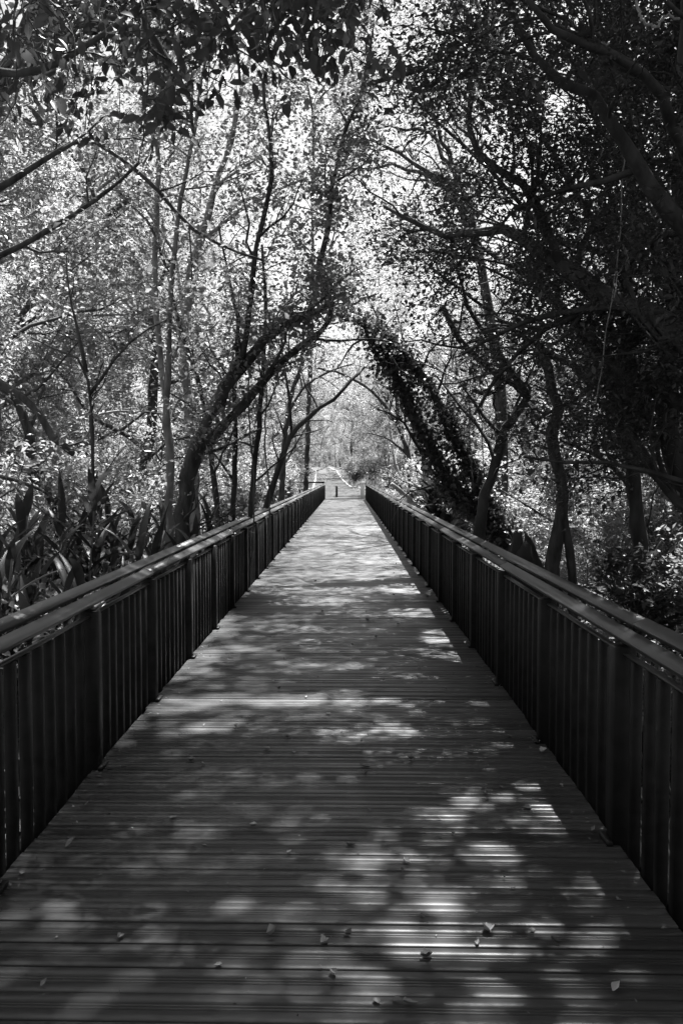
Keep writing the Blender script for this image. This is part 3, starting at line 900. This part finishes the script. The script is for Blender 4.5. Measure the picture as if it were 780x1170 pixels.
Y = 30
hero_tree('arching_tree', 'mid-grey leafy tree bending over the far part of the boardwalk from the left rail',
          [(path3([gnd(318, Y), (322, 560), (326, 500), (336, 440), (356, 395), (390, 355), (430, 335)], Y), .12, .04),
           (path3([(330, 470), (350, 440), (375, 425), (405, 415)], Y), .06, .02), (path3([(345, 415), (350, 360), (370, 310), (385, 250)], Y), .06, .02)],
          133, M['bark'], M['leaf'], .09, .05, 50, .28, 2, .9, (1.0, 2.2), t0=.3, filt=False)
Y = 36
hero_tree('arching_tree', 'leafy dark-branched tree bending over the far part of the boardwalk from the right rail',
          [(path3([gnd(474, Y), (470, 560), (462, 505), (444, 470), (415, 440), (385, 425), (360, 420)], Y), .13, .04),
           (path3([(466, 520), (440, 500), (420, 495)], Y), .06, .02), (path3([(455, 485), (450, 430), (440, 380), (420, 340), (405, 300)], Y), .07, .02)],
          134, M['bark_black'], M['leaf'], .10, .055, 50, .3, 2, .85, (1.1, 2.4), t0=.3, filt=False)
Y = 12.5
hero_tree('dark_leaved_tree', 'dark leafy tree just right of the broken trunk, its crown closing the upper right',
          [(path3([gnd(735, Y), (730, 620), (720, 520), (712, 420), (716, 320), (722, 220), (715, 100), (700, -40)], Y), .13, .04),
           (path3([(713, 400), (650, 305, 12.6), (570, 205, 12.8), (505, 145, 13), (470, 110, 13)], Y), .06, .015),
           (path3([(716, 320), (640, 190, 12.4), (570, 85, 12.2), (525, 0, 12)], Y), .06, .015),
           (path3([(713, 440), (620, 400, 12.2), (545, 345, 12), (485, 300, 12)], Y), .05, .012),
           (path3([(720, 220), (660, 90, 12), (610, -30, 11.8)], Y), .05, .015),
           (path3([(717, 300), (620, 270, 12.8), (540, 250, 13)], Y), .04, .012)],
          132, M['bark_black'], M['leaf_dark'], .068, .034, 95, .22, 2, 1.9, (.9, 2.0), t0=.22, up=1.2)

# ------------------------------------------------------------------ overhanging trees that roof the boardwalk
def overhang(label, tx, ty, targets, seed, leafm, L, W, bm, x0, x1, y0, y1, z0, z1, LAI, tmpl=T_DIA, extra=()):
    """trunk beside the bridge, limbs reaching over it; leaves fill a layer above the deck except where sun comes through"""
    rg = np.random.default_rng(seed)
    zb = float(hgt(tx, ty)) - .3
    base = np.array([tx, ty, zb])
    root = empty('overhanging_tree', base, label, 'tree')
    tb = MB()
    top = np.array([tx * .8, ty + .5, z0 * .75])
    tr = smooth_path([base, base + [rg.normal(0, .1), .1, (top[2] - zb) * .5], top], 14, rg, .02)
    tb.tube(tr - base, np.linspace(.2, .12, 14) * np.r_[1.4, 1.15, np.ones(12)], 10, True, .05)
    limbs = []
    for (ex, ey, ez) in targets:
        e = np.array([ex, ey, ez]); mid = top * .5 + e * .5 + rg.normal(0, .25, 3) + [0, 0, .5]
        p = smooth_path([tr[-2], top * .8 + mid * .2, mid, e], 14, rg, .04)
        tb.tube(p - base, np.linspace(.09, .02, 14), 7, False, .05)
        limbs.append((p - base, .09, .02))
    for p in extra:
        q = smooth_path(p, 14, rg, .01) - base
        tb.tube(q, np.linspace(.03, .008, 14), 6, False); limbs.append((q, .03, .008))
    tips, dirs = grow(tb, limbs, rg, 1, 1.6, (1.0, 2.2), .15, .2)
    tb.build('trunk', bm, root, smooth=True)
    A = (x1 - x0) * (y1 - y0); n = int(A * LAI / (L * W * .55))
    C = np.stack([rg.uniform(x0, x1, n), rg.uniform(y0, y1, n), rg.uniform(z0, z1, n)], 1)
    # uneven crown: thinner towards its rim
    u = np.abs((C[:, 0] - (x0 + x1) / 2) / (x1 - x0) * 2)
    lump = vnoise(C[:, 0] * .5, C[:, 1] * .5 + C[:, 2] * .4, seed)
    top_ = z1 - (z1 - z0) * (.35 * u ** 2 + .12 * (lump + 1))
    k1 = C[:, 2] < top_ + .2
    C = C[k1]
    C = C[let_light(C, rg, LAI)]
    lb = MB(); add_leaves(lb, C - base, L, W, rg, .9, .3, tmpl)
    lb.build('crown', leafm, root)
    return root


br = [path3([(-60, 60, 5.0), (0, 84, 5.0), (60, 76, 5.0), (105, 48, 5.0), (160, 8, 5.0), (200, -30, 5)], 5), path3([(160, 12, 5.1), (185, 60, 5.0), (215, 110, 4.9), (222, 150, 4.9)], 5), path3([(210, -40, 5.3), (260, 30, 5.3), (275, 90, 5.4)], 5)]
overhang('broad-leaved tree leaning over the boardwalk from the near left', -3.3, 2.6,
         [(-.5, 4.5, 9.6), (.8, 2.8, 10.2), (1.5, 5.0, 10.4), (-1.5, 6.5, 9.8), (0, .5, 10)], 140, M['leaf_big'], .12, .06, M['bark'], -2.5, 5.0, -7.0, 9.8, 9.6, 12.4, 7.0, T_DIA)
overhang('tall tree roofing the middle of the boardwalk from the left', -8.6, 16.0,
         [(-.5, 13, 11.6), (1, 15, 12), (1.5, 11, 12.0), (-1.5, 17, 12), (.5, 18, 12)], 141, M['leaf'], .11, .058, M['bark'], -2.0, 5.5, 10.5, 19.5, 11.2, 14.0, 3.4)
overhang('tall tree roofing the boardwalk from the right beyond the broken trunk', 4.2, 24.0,
         [(.5, 23, 10.6), (-1, 25, 11), (1.5, 21, 11), (-.5, 28, 11), (2, 30, 11)], 142, M['leaf'], .11, .058, M['bark'], -.5, 4.2, 19.5, 33, 12.0, 15.0, 2.4)
overhang('tall tree arching over the far half of the boardwalk from the left', -3.8, 38.0,
         [(-.5, 38, 10.6), (1, 40, 11), (-1.5, 42, 11), (.5, 46, 11)], 143, M['leaf_pale'], .12, .06, M['bark'], 0, 4.0, 33, 62, 11.0, 14.5, 1.7)

overhang('unseen high dark crown added to shade the wood right of the boardwalk', 7.0, 9.0,  # crown above the view, added to darken the right-hand wood
         [(5, 6, 12), (9, 9, 12.5), (6, 11, 12.5), (10, 14, 13), (4.5, 14, 13), (8, 15, 13)], 144, M['leaf_dark'], .13, .065, M['bark_black'], 3.2, 15, 3, 16.0, 11, 14.5, 3.4)
GB = 'unseen trees added behind the viewer'  # out-of-view trees added to block sky light from behind
for k, (x, y) in enumerate([(-5, -5), (5, -6), (-8, -10), (8.5, -11), (-3, -13), (3, -14), (0, -19), (-12, -4), (12, -4), (-7, -1), (9, 1), (-11, 3.5), (13, 6)]):
    place(PT[[0, 3][k % 2]], x, y, k * 1.3, 1.1, 'unseen leafy tree added behind the viewpoint to block sky light', 'tree', GB)

overhang('tree arching over the rising path beyond the end of the boardwalk', -6.0, 75.0,
         [(-2, 70, 9), (0, 75, 10), (-1, 82, 10), (-3, 90, 10)], 145, M['leaf'], .16, .08, M['bark'], -6, 4.5, 62, 112, 9, 12.5, .6)

# near twigs, big leaves darkened as backlit silhouettes, top left corner
rg = np.random.default_rng(150)
nb_ = empty('leafy_bough', br[0][0], 'drooping bough of large leaves darkened to silhouettes hanging into the top left corner', 'branch')
tb = MB(); limbs = []
base = br[0][0]
def topspray(n):
    out = []
    for k in range(n):
        Yk = rg.uniform(4.6, 7.5); px = rg.uniform(-30, 440); 
        y_end = rg.uniform(20, 165) if px < 250 else rg.uniform(10, 75)
        out.append(path3([(px + rg.normal(0, 40), -60, Yk + .2), (px + rg.normal(0, 14), y_end * .4, Yk), (px, y_end, Yk - .1)], Yk))
    return out
for q in br + topspray(52):
    p = smooth_path(q, 12, rg, .006) - base
    big = len(limbs) < 3
    tb.tube(p, np.linspace(.028 if big else .009, .008 if big else .003, 12), 6, False); limbs.append((p, .02, .006))
tips, dirs = grow(tb, limbs, rg, 1, 3.4, (.25, .6), -.05, .15, .15)
tb.build('twigs', M['bark'], nb_, smooth=True)
C, D = leaf_points(tips, dirs, 13, .06, rg, .05)
kp = let_light(C + base, rg); C, D = C[kp], D[kp]
lb = MB(); add_leaves(lb, C, .085, .046, rg, .5, .8, T_LEAF, D * .5, .22); lb.build('leaves', M['leaf_dark'], nb_)

# dense neighbours that shade the right side (their crowns stand above the frame)
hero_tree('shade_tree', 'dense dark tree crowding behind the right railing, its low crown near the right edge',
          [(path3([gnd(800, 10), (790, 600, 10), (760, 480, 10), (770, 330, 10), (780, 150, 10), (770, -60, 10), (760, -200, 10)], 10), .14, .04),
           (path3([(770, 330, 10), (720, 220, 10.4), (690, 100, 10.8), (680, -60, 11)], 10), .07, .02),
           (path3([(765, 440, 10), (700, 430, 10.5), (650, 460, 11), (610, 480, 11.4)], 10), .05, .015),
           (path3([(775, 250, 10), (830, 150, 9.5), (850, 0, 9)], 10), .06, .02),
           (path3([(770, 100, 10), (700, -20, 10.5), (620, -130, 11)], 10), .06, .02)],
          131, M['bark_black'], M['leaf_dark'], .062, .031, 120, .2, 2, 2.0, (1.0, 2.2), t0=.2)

# ------------------------------------------------------------------ strap-leaved plants (ginger / cordyline habit)
def strap_plant(px, Y, seed, nst, label, H=1.5, name='strap_leaved_plant', group=None, ll=.55, wl=.075, dx=0):
    rg = np.random.default_rng(seed)
    x = (px - 396.0) / FPX * Y
    if abs(x) < 2.35: x = math.copysign(2.35, x)
    z = float(hgt(x, Y)) - .1
    root = empty(name, (x, Y, z), label, 'plant', group)
    tb, lb = MB(), MB()
    for k in range(nst):
        az = rg.uniform(0, 6.28); sp = rg.uniform(.05, .38) * H
        top = np.array([math.cos(az) * sp, math.sin(az) * sp, H * rg.uniform(.55, 1)])
        p = smooth_path([(rg.normal(0, .1), rg.normal(0, .1), 0), top * [.4, .4, .55], top], 8, rg, .01)
        tb.tube(p, np.linspace(.018, .01, 8), 5, True)
        nl = rg.integers(11, 17)
        for j in range(nl):
            t = .45 + .55 * (j + 1) / nl
            i = min(int(t * 7), 6); o = p[i] + (p[i + 1] - p[i]) * (t * 7 - i)
            a = j * 2.4 + rg.uniform(-.3, .3)
            el = R(rg.uniform(25, 72)) if j < nl - 3 else R(rg.uniform(60, 85))
            L = ll * rg.uniform(.7, 1.15); w = wl * rg.uniform(.8, 1.2)
            h = np.array([math.cos(a), math.sin(a), 0]); s_ = np.array([-math.sin(a), math.cos(a), 0])
            n_ = 7; v = []
            pos = o.copy(); e = el; droop = rg.uniform(.05, .22)
            for q in range(n_):
                u = q / (n_ - 1)
                ww = w * max(.10, math.sin(math.pi * min(1, .10 + .9 * u ** .8)) ) if q < n_ - 1 else .002
                up_ = -h * math.sin(e) + np.array([0, 0, math.cos(e)])
                v += [pos - s_ * ww * .5 + up_ * ww * .22, pos.copy(), pos + s_ * ww * .5 + up_ * ww * .22]
                pos = pos + (h * math.cos(e) + np.array([0, 0, math.sin(e)])) * L / (n_ - 1)
                e -= droop
            i = np.arange(n_ - 1)[:, None] * 3 + np.arange(2)[None]
            lb.add(np.array(v), np.stack([i, i + 1, i + 4, i + 3], -1).reshape(-1, 4))
    tb.build('stems', M['twig'], root, smooth=True)
    lb.build('leaves', M['strap'], root, smooth=True)
    return root


GP = 'strap-leaved plants behind the left railing'
strap_plant(92, 8.0, 201, 5, 'tallest strap-leaved plant by the left railing, its silhouette-dark blades fanned like a hand', 2.5, ll=.6, wl=.088)
strap_plant(5, 6.4, 202, 4, 'strap-leaved plant at the left edge with one long folded blade', 2.2, ll=.6, wl=.075)
for k, (px, Y, n_, H) in enumerate([(150, 9.8, 6, 2.2), (125, 9.2, 6, 2.35), (50, 7.4, 5, 1.9), (100, 8.6, 6, 2.0), (172, 10.8, 5, 2.0), (20, 8.0, 5, 2.3), (70, 8.6, 6, 2.3), (-20, 6.6, 5, 2.2), (215, 12.5, 4, 2.0), (20, 6.3, 6, 1.7), (60, 7.0, 5, 1.8), (190, 11.6, 4, 2.1)]):
    strap_plant(px, Y, 210 + k, n_, 'lower strap-leaved plant in the clump behind the left railing', H, group=GP, ll=.5, wl=.074)
strap_plant(505, 24, 230, 5, 'broad dark-leaved plant beside the pale log beyond the right railing', 2.6, ll=1.2, wl=.26)
strap_plant(650, 9.0, 231, 4, 'strap-leaved plant at the foot of the broken trunk', .95, ll=.5)
strap_plant(735, 6.5, 232, 4, 'low strap-leaved plant on the shaded ground near the right edge', .8, ll=.5)

# pale log, dark boulder, dry tufts and fallen palm sheaths on the right
def log(px, Y, z0, ang, L, r_, label):
    x = (px - 396.0) / FPX * Y
    o_ = empty('log', (x, Y, z0), label, 'log')
    mb = MB(); d = np.array([math.cos(ang), .15, math.sin(ang)])
    mb.tube(smooth_path([-d * L / 2, np.array([0, 0, .03]), d * L / 2], 9, rng, .01), np.linspace(r_, r_ * .8, 9), 10, True, .04)
    mb.build('stem', M['kerb'], o_, smooth=True)
log(461, 25, 1.0, R(-40), .95, .065, 'pale bare log leaning behind the far part of the right railing')
x = (598 - 396) / 1000 * 11.5
bo = MB()
th, ph = np.meshgrid(np.linspace(0, 2 * np.pi, 20, endpoint=False), np.linspace(.05, np.pi - .05, 11))
v = np.stack([np.cos(th) * np.sin(ph) * .42, np.sin(th) * np.sin(ph) * .45, np.cos(ph) * .62], -1)
v *= (1 + .13 * np.sin(3 * th + 1) * np.sin(2 * ph) + .09 * np.cos(5 * ph + th * 2))[..., None]
v[..., 2] *= 1.9; v[..., 0] *= np.where(v[..., 2] > 0, .8, 1)
i = np.arange(10)[:, None] * 20; j = np.arange(20)[None]; k_ = (j + 1) % 20
bo.add(v.reshape(-1, 3), np.stack([i + j, i + 20 + j, i + 20 + k_, i + k_], -1).reshape(-1, 4))
o = bo.build('boulder', M['stone'], smooth=True); o.location = (x, 11.5, -.45); tag(o, 'dark pointed boulder between the leaning ivy-clad tree and the right railing', 'boulder')

def tuft(px, Y, zz, seed, label, n_=160, H=.6):
    rg = np.random.default_rng(seed)
    x = (px - 396.0) / FPX * Y
    root = empty('dry_grass_tuft', (x, Y, zz), label, 'grass tuft')
    mb = MB()
    for k in range(n_):
        a = rg.uniform(0, 6.28); h = np.array([math.cos(a), math.sin(a), 0]); s_ = np.array([-math.sin(a), math.cos(a), 0])
        L = H * rg.uniform(.5, 1.1); e = R(rg.uniform(35, 85)); pos = np.array([rg.normal(0, .07), rg.normal(0, .07), 0]); v = []
        for q in range(5):
            w = .007 * (1 - q / 4.4)
            v += [pos - s_ * w, pos + s_ * w]; pos = pos + (h * math.cos(e) + np.array([0, 0, math.sin(e)])) * L / 4; e -= rg.uniform(.2, .5)
        i = np.arange(4)[:, None] * 2
        mb.add(np.array(v), np.concatenate([i, i + 1, i + 3, i + 2], 1))
    mb.build('blades', M['straw'], root)
for (px, Y, s_, lab) in ((772, 5.0, 1, 'pale dry grass tuft close behind the right railing at the picture edge'),):
    tuft(px, Y, float(hgt((px - 396) / 1000 * Y, Y)) - .02, s_, lab, 260, 1.15)
def sheath(px, py, Y, seed, label, L=.75, W=.13, rz=0.3):
    rg = np.random.default_rng(seed)
    p = P(px, py, Y); mb = MB(); v = []; n_ = 10
    z = float(hgt(p[0], p[1]))
    for q in range(n_):
        u = q / (n_ - 1); w = W * math.sin(math.pi * (.08 + .9 * u)) ; c = np.array([(u - .5) * L, .06 * math.sin(3 * u), .12 * u + .05])
        for t in (-1, -.5, 0, .5, 1): v.append(c + np.array([0, t * w, abs(t) ** 2 * w * .6]))
    i = np.arange(n_ - 1)[:, None] * 5 + np.arange(4)[None]
    mb.add(np.array(v), np.stack([i, i + 1, i + 6, i + 5], -1).reshape(-1, 4))
    o = mb.build('palm_sheath', M['straw'], smooth=True); o.location = (p[0], p[1], z + .03); o.rotation_euler = (R(rg.uniform(-10, 25)), 0, rz)
    tag(o, label, 'palm sheath', 'fallen palm sheaths')
sheath(718, 672, 7.8, 1, 'curved pale palm sheath lying on the shaded ground beyond the right railing', .8, .11, .5)
sheath(742, 668, 8.2, 2, 'broader fallen palm sheath lying just right of the curved one', .6, .13, .9)

# hanging vines
def vine(pts, Y, label, r_=.006, pale=True):
    p = path3(pts, Y); base = p[0].copy()
    mb = MB(); mb.tube(smooth_path(p, 24, rng, .006) - base, np.full(24, r_), 5, True)
    o = mb.build('hanging_vine', M['bark_pale'] if pale else M['twig'], smooth=True); o.location = tuple(base)
    tag(o, label, 'vine', 'hanging vines')
vine([(712, 170), (706, 280), (700, 330), (692, 380), (686, 430), (676, 478)], 7.6, 'long pale vine hanging in front of the dark spreading tree')
vine([(708, 275), (716, 290), (704, 318), (700, 345)], 7.6, 'short kinked vine looped over the long pale vine', .005)
vine([(726, 0), (735, 25), (748, 30), (760, 18), (775, 22)], 5.5, 'pale twisted vine in the top right corner', .009)
vine([(537, 440), (536, 500), (540, 560)], 13, 'thin straight vine hanging left of the crooked tree', .008, False)
vine([(552, 430), (550, 500), (553, 545)], 13, 'thin vine hanging from the elbow of the crooked tree', .007, False)
vine([(347, 355), (352, 372), (349, 390), (340, 398)], 12, 'pale aerial root curling under the long limb of the leaning tree', .012)
vine([(305, 440), (303, 500), (308, 570), (306, 640)], 12.5, 'dark vine hanging straight down right of the leaning trunk', .012, False)
vine([(287, 400), (284, 470), (290, 540), (288, 640)], 12.4, 'dark vine dropping beside the fork of the leaning tree', .012, False)

# ------------------------------------------------------------------ leaf litter and low ground cover
rg = np.random.default_rng(300)
n_ = 26000
y = 3 + 50 * rg.random(n_) ** 1.6; sd = np.where(rg.random(n_) < .5, -1, 1)
x = sd * (1.75 + np.abs(rg.standard_normal(n_)) * (1.2 + y * .14))
C = np.stack([x, y, hgt(x, y) + .02], 1)
mb = MB(); add_leaves(mb, C, .13, .07, rg, 1.6, 0, T_DIA); tag(mb.build('leaf_litter', M['litter']), 'fallen leaves strewn over the soil on both sides of the boardwalk', 'leaf litter', None, 'stuff')
n_ = 50000
y = 4 + 54 * rg.random(n_) ** 1.5; sd = np.where(rg.random(n_) < .5, -1, 1)
x = sd * (1.8 + np.abs(rg.standard_normal(n_)) * (1.6 + y * .16))
keep = vnoise(x * .8, y * .8, 5) > -.35; x, y = x[keep], y[keep]
C = np.stack([x, y, hgt(x, y) + np.abs(rg.normal(0, .22, len(x)))], 1)
mb = MB(); add_leaves(mb, C, .14, .055, rg, .6, -.4, T_DIA); tag(mb.build('ground_cover', M['leaf']), 'low leafy ground cover under the trees beside the boardwalk', 'ground cover', None, 'stuff')
n_ = 30000
y = 56 + 60 * rg.random(n_); x = path_c(y) + np.where(rg.random(n_) < .5, -1, 1) * (1.65 + np.abs(rg.standard_normal(n_)) * 4)
k_ = (y > 64) | (np.abs(x - path_c(y)) > 3.4); x, y = x[k_], y[k_]
C = np.stack([x, y, hgt(x, y)], 1)
mb = MB(); add_leaves(mb, C, .22, .03, rg, .3, -1.2, T_DIA); tag(mb.build('grass', M['leaf_pale']), 'rough grass verges along the far path', 'grass', None, 'stuff')

# ------------------------------------------------------------------ single leaves lying on the deck
def fallen(px, py, L, W, seed, label, group, curl=.5, up=.004):
    rg = np.random.default_rng(seed)
    x, Y = deck_xy(px, py)
    mb = MB(); v = []; n_ = 7; 
    for q in range(n_):
        u = q / (n_ - 1); w = W * (math.sin(math.pi * min(1, .06 + .94 * u ** .85)) + .02) * (1 + .15 * rg.standard_normal())
        c = np.array([(u - .5) * L, .1 * L * math.sin(2.5 * u), curl * L * (u - .5) ** 2 + .001])
        for t in (-1, -.5, 0, .5, 1): v.append(c + np.array([0, t * w * .5, (t * t) * w * curl * .7]))
    i = np.arange(n_ - 1)[:, None] * 5 + np.arange(4)[None]
    mb.add(np.array(v), np.stack([i, i + 1, i + 6, i + 5], -1).reshape(-1, 4))
    o = mb.build('fallen_leaf', M['dry'], smooth=True); o.location = (x, Y, up); o.rotation_euler = (R(rg.normal(0, 8)), R(rg.normal(0, 8)), rg.uniform(0, 6.28))
    tag(o, label, 'leaf', group)
GL_ = 'fallen leaves on the boardwalk'
FL = [(603, 929, .11, .045, 'pale pointed leaf lying in the shade near the sunlit corner on the right'), (561, 1075, .10, .06, 'curled brown leaf at the upper right of the biggest sun pool'),
      (488, 1107, .075, .06, 'crumpled pale leaf in the middle of the biggest sun pool'), (432, 1161, .05, .035, 'bright white leaf scrap at the bottom edge by the low sun pool'),
      (711, 1145, .085, .035, 'lone pale leaf in deep shade at the bottom right'), (470, 1165, .08, .03, 'dull flat leaf at the very bottom of the boardwalk'),
      (417, 881, .11, .07, 'curled dark leaf in the middle of the deck before the sun band'), (400, 974, .08, .03, 'thin shrivelled leaf above the middle sun pools'),
      (466, 994, .08, .04, 'small twisted leaf right of the middle sun pools'), (288, 950, .06, .03, 'small pale leaf left of the middle of the deck'),
      (368, 1090, .06, .045, 'small pale leaf standing in the gap left of the biggest sun pool'), (399, 1080, .06, .04, 'crumpled leaf scrap just left of the biggest sun pool'),
      (615, 852, .14, .07, 'pale torn leaf beside the right railing'), (623, 864, .12, .06, 'second pale torn leaf close to the right railing'),
      (489, 682, .2, .12, 'large pale leaf near the shadow of the right railing'), (245, 1118, .05, .03, 'tiny pale leaf scrap low on the left')]
for k, (px, py, L, W, lab) in enumerate(FL): fallen(px, py, L * .6, W * .62, 400 + k, lab, GL_, .9 if k % 3 else .5)
rg = np.random.default_rng(401)
PL = [(194, 942), (215, 874), (303, 861), (268, 835), (335, 865), (327, 847), (484, 1062), (550, 1090), (380, 1128), (308, 1080), (402, 738), (317, 746), (310, 730), (318, 790), (325, 755), (438, 780), (420, 710), (368, 700), (395, 690), (470, 872), (582, 846), (510, 868), (460, 1005), (418, 890), (556, 912), (575, 905),
      (360, 665), (450, 655), (430, 730), (385, 652), (340, 740), (480, 765), (455, 715), (405, 785), (230, 880), (130, 1085), (330, 985), (640, 1090), (520, 960), (350, 800), (375, 820), (510, 790)]
for k, (px, py) in enumerate(PL):
    fallen(px, py, rg.uniform(.02, .045) * (1 + .3 * (py < 760)), rg.uniform(.013, .028), 450 + k, 'tiny dry leaf or scrap lying on the boardwalk', GL_, rg.uniform(.5, 1.4))

rg = np.random.default_rng(470)
n_ = 1500
y = 2 + 30 * rg.random(n_) ** 1.5; edge = rg.random(n_) < .45
x = np.where(edge, np.where(rg.random(n_) < .5, -1.33 + np.abs(rg.normal(0, .05, n_)), 1.13 - np.abs(rg.normal(0, .05, n_))), rg.uniform(-1.3, 1.12, n_))
mb = MB(); add_leaves(mb, np.stack([x, y, np.full(n_, .005)], 1), .014, .008, rg, 2.5, 0, T_DIA, None, .5)
tag(mb.build('leaf_crumbs', M['litter']), 'crumbs and specks of dry leaf scattered over the boardwalk', 'leaf litter', None, 'stuff')

# ------------------------------------------------------------------ light
d = Vector(-SUN).normalized()
sl = bpy.data.lights.new('sun', 'SUN'); so = bpy.data.objects.new('sun', sl); COL.objects.link(so)
so.rotation_euler = d.to_track_quat('-Z', 'Y').to_euler()
sl.energy = 5.0; sl.angle = R(.6); sl.color = (1, 1, 1)
w = bpy.data.worlds.new('World'); sc.world = w; w.use_nodes = True
nt = w.node_tree; bg = nt.nodes['Background']
sky = nt.nodes.new('ShaderNodeTexSky'); sky.sky_type = 'NISHITA'; sky.sun_disc = False
sky.sun_elevation = math.asin(SUN[2] / np.linalg.norm(SUN)); sky.sun_rotation = math.atan2(SUN[0], SUN[1])
sky.dust_density = 3.0; sky.air_density = 1.0
bw_ = nt.nodes.new('ShaderNodeRGBToBW')      # the photograph is black and white
nt.links.new(sky.outputs[0], bw_.inputs[0]); nt.links.new(bw_.outputs[0], bg.inputs['Color'])
bg.inputs['Strength'].default_value = .05
sc.view_settings.view_transform = 'Standard'; sc.view_settings.look = 'None'
sc.view_settings.exposure = 2.35; sc.view_settings.gamma = 1
sc.view_settings.use_curve_mapping = False
sc.cycles.max_bounces = 7; sc.cycles.diffuse_bounces = 3; sc.cycles.glossy_bounces = 2; sc.cycles.transmission_bounces = 4
sc.cycles.use_denoising = True
sc.cycles.sample_clamp_indirect = 6
